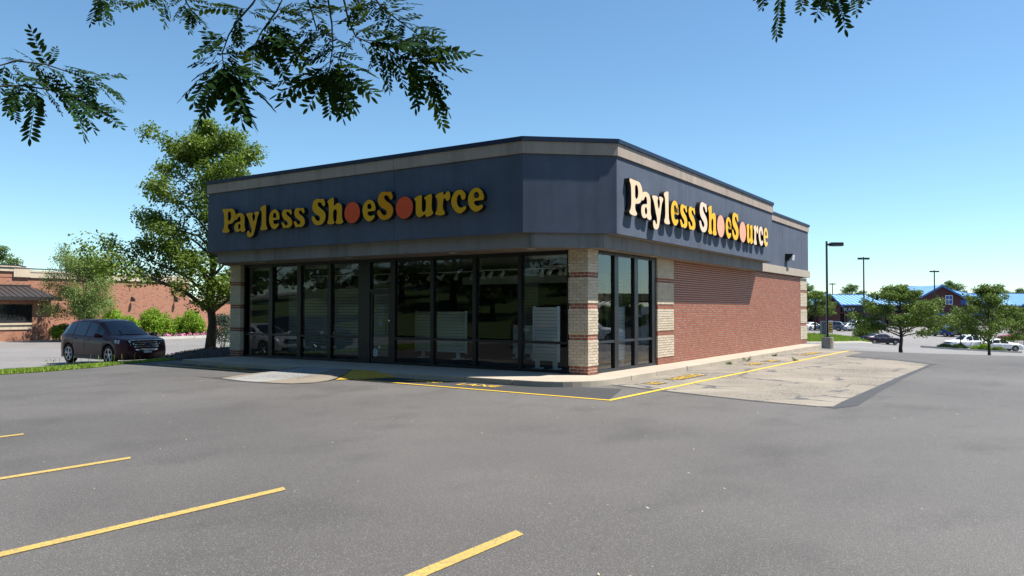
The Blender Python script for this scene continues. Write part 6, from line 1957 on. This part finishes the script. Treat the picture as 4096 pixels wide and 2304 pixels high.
# taller pavilion with front gable and hipped end
PE, PR = pz(1183), pz(1141)
xa, xb = px(3625), px(3891)
part('wall', MB().box(xa, xb, -2.0, 16, -0.5, PE), 'brick_mall', mall, local=True)
hip = [(xa, -2.6, PE), (xb + 0.3, -2.6, PE), (xb + 0.3, 16, PE), (xa, 16, PE), (px(3650), 6.5, PR), (px(3818), 6.5, PR)]
part('hip_roof', MB().add(hip, [(0, 1, 5, 4), (1, 2, 5), (2, 3, 4, 5), (3, 0, 4)]), 'blue_roof', mall, local=True)
for k in range(26):
    x = xa + (xb - xa) * (k + 0.5) / 26
    t0 = min(1.0, max(0.02, (x - xa) / (px(3650) - xa)), (xb - x) / (xb - px(3818)))
    part('seam', MB().tube([(x, -2.6, PE + 0.05), (x, -2.6 + 9.1 * t0, PE + (PR - PE) * t0 + 0.05)], 0.05, 4), 'blue_roof', mall, local=True)
part('hip_trim', MB().tube([(xb + 0.3, -2.6, PE), (px(3818), 6.5, PR), (px(3650), 6.5, PR)], 0.13, 5), 'blue_trim', mall, local=True)
part('eave_trim', MB().box(xa, xb + 0.35, -2.75, -2.55, PE - 0.3, PE + 0.02), 'blue_trim', mall, local=True)
gable(px(3711), 4.1, PE, PR, -5.5, 3.0)
part('sign_panel', MB().box(px(3790), px(3883), -2.12, -2.003, pz(1217), pz(1197)), 'blue_panel', mall, local=True)
part('sign_panel', MB().box(px(3606), px(3634), -2.12, -2.003, pz(1217), pz(1197)), 'blue_panel', mall, local=True)
gw = part('gable_window', MB().box(px(3726), px(3754), -5.62, -5.503, pz(1216), pz(1181)), 'sign_white', mall, local=True)
for a, b in ((3728, 3739), (3741, 3752)):
    for c, d in ((1197, 1183), (1214, 1199)):
        part('pane', MB().box(px(a), px(b), -5.66, -5.622, pz(c), pz(d)), 'blue_panel', gw, local=True)
part('awning_band', MB().box(px(3655), px(3890), -6.2, -5.52, pz(1257), pz(1252)), 'blue_trim', mall, local=True)
for k, (a, b) in enumerate(((3225, 3290), (3300, 3360), (3368, 3450), (3460, 3540), (3550, 3620), (3900, 3960), (3970, 4060), (4065, 4140))):
    part('fascia_board', MB().box(px(a), px(b), -0.25, -0.003, pz(1246), pz(1219)), 'dark_store', mall, local=True)
    f = part('shopfront', MB().box(px(a), px(b), -0.12, -0.003, -0.3, pz(1248)), 'frame_black', mall, local=True)
    n = 5
    w = (px(b) - px(a)) / n
    for q_ in range(n):
        part('pane', MB().add([(px(a) + q_ * w + 0.08, -0.14, 0.1), (px(a) + (q_ + 1) * w - 0.08, -0.14, 0.1), (px(a) + (q_ + 1) * w - 0.08, -0.14, pz(1252)), (px(a) + q_ * w + 0.08, -0.14, pz(1252))], [(0, 1, 2, 3)]), 'car_glass_dark', f, local=True)
for k in range(7):
    a = px(3662) + k * 1.75
    part('shopfront_pane', MB().box(a, a + 1.6, -5.62, -5.505, 0.0, pz(1259)), 'car_glass_dark', mall, local=True)
for k in range(24):
    part('walkway_post', MB().box(-20 + k * 3.6, -19.75 + k * 3.6, -3.2, -2.95, -0.3, pz(1250)), 'dark_store', mall, local=True)
part('walkway_canopy', MB().box(-22, px(3640), -3.3, 0.0, pz(1252), pz(1248)), 'brick_mall', mall, local=True)
km, (ka, kb_) = text_mesh('lettering', 'KAY', 1.0, 'sign_white', 0.012, 1.12)
map_mesh(km, lambda c: np.c_[px(3375) + (c[:, 0] - ka) / (kb_ - ka) * (px(3419) - px(3375)), np.full(len(c), -0.262), pz(1242.5) + c[:, 1] / 0.72 * (pz(1229) - pz(1242.5))], 'sign_white')
link('lettering', km, mall)


# ------------------------------------------------------------------ light poles
def light_pole(label, x, y, h, r, heads, base=False, hs=1.0):
    z = H(x, y)
    t = thing('light_pole', label, 'lamp post', (x, y, z), math.atan2(rt.y, rt.x), 'car park light poles')
    zb_ = 0.75 if base else 0.1
    part('pole', MB().tube([(0, 0, zb_), (0, 0, h)], [r * 1.15, r * 0.9], 4 if base else 8), 'pole_black', t, local=True)
    part('plinth', MB().tube([(0, 0, -0.3), (0, 0, zb_)], 0.42 if base else 0.3, 14), 'plinth_concrete', t, local=True, bevel=0.02)
    if base:
        part('base_plate', MB().box(-0.2, 0.2, -0.2, 0.2, zb_, zb_ + 0.05), 'pole_black', t, local=True)
        for a in (-0.15, 0.15):
            for b in (-0.15, 0.15):
                part('bolt', MB().tube([(a, b, zb_ + 0.05), (a, b, zb_ + 0.14)], 0.02, 6), 'pole_black', t, local=True)
    for s in heads:
        part('arm', MB().box(min(0, s * 0.5 * hs), max(0, s * 0.5 * hs), -0.06, 0.06, h - 0.32, h - 0.18), 'pole_black', t, local=True)
        hd = part('lamp_head', MB().box(min(s * 0.28, s * 1.15) * hs, max(s * 0.28, s * 1.15) * hs, -0.24 * hs, 0.24 * hs, h - 0.36, h - 0.10), 'pole_black', t, local=True)
        part('lens', MB().box(min(s * 0.5, s * 1.10) * hs, max(s * 0.5, s * 1.10) * hs, -0.18 * hs, 0.18 * hs, h - 0.375, h - 0.361), 'lens_clear', hd, local=True)
    return t


p1 = light_pole('nearest black lamp post on a concrete plinth by the shop corner', -3.82, 43.9, 7.75, 0.085, (1,), True)
light_pole('tall thin lamp post with two heads behind the far shop row of cars', -10.26, 97.3, 10.9, 0.10, (-1, 1), hs=0.65)
light_pole('lamp post standing in front of the blue-roofed gable', -7.13, 153.4, 11.3, 0.12, (-1, 1), hs=0.75)
light_pole('distant lamp post above the left blue roof', -34.1, 195.6, 9.9, 0.12, (-1, 1), hs=0.65)
light_pole('distant lamp post above the right blue roof', 1.8, 219.5, 9.5, 0.12, (-1, 1), hs=0.7)
sb = thing('pole_sign', 'small yellow and black notice beside a grey box on the nearest lamp post', 'sign', (-3.82, 43.7, 0.3), math.atan2(rt.y, rt.x))
part('meter_box', MB().box(-0.42, -0.12, -0.2, 0.2, -0.55, 0.42), 'box_grey', sb, local=True, bevel=0.02)
part('board', MB().box(0.12, 0.42, -0.06, -0.02, -0.45, 0.45), 'sign_white', sb, local=True)
part('panel', MB().box(0.15, 0.39, -0.075, -0.062, -0.40, 0.36), 'frame_black', sb, local=True)
for k in range(4):
    part('stripe', MB().box(0.17 + 0.02 * (k % 2), 0.37, -0.085, -0.077, -0.36 + 0.19 * k, -0.24 + 0.19 * k), 'sign_yellow', sb, local=True)

# ------------------------------------------------------------------ warehouse mirrored in the side window
wh = thing('warehouse', 'white ribbed warehouse with tan fascia, mirrored in the side window', 'building', (47, 62, -1.2), 0.45)
part('wall', MB().box(-28, 28, 0, 14, -0.5, 3.0), 'white_metal', wh, local=True)
part('fascia', MB().box(-28.2, 28.2, -2.4, 14, 3.55, 4.2), 'tan_siding', wh, local=True)
for k in range(70):
    x = -28 + 0.8 * k
    part('awning_panel', MB().add([(x, -5.0, 2.5), (x + 0.36, -5.0, 2.5), (x + 0.36, -2.4, 3.5), (x, -2.4, 3.5), (x + 0.36, -5.0, 2.4), (x + 0.79, -5.0, 2.4), (x + 0.79, -2.4, 3.4), (x + 0.36, -2.4, 3.4)], [(0, 1, 2, 3), (1, 4, 7, 2), (4, 5, 6, 7)]), 'white_metal', wh, local=True)
part('shopfront', MB().box(-26, 26, -0.1, -0.003, 0, 1.9), 'dark_store', wh, local=True)
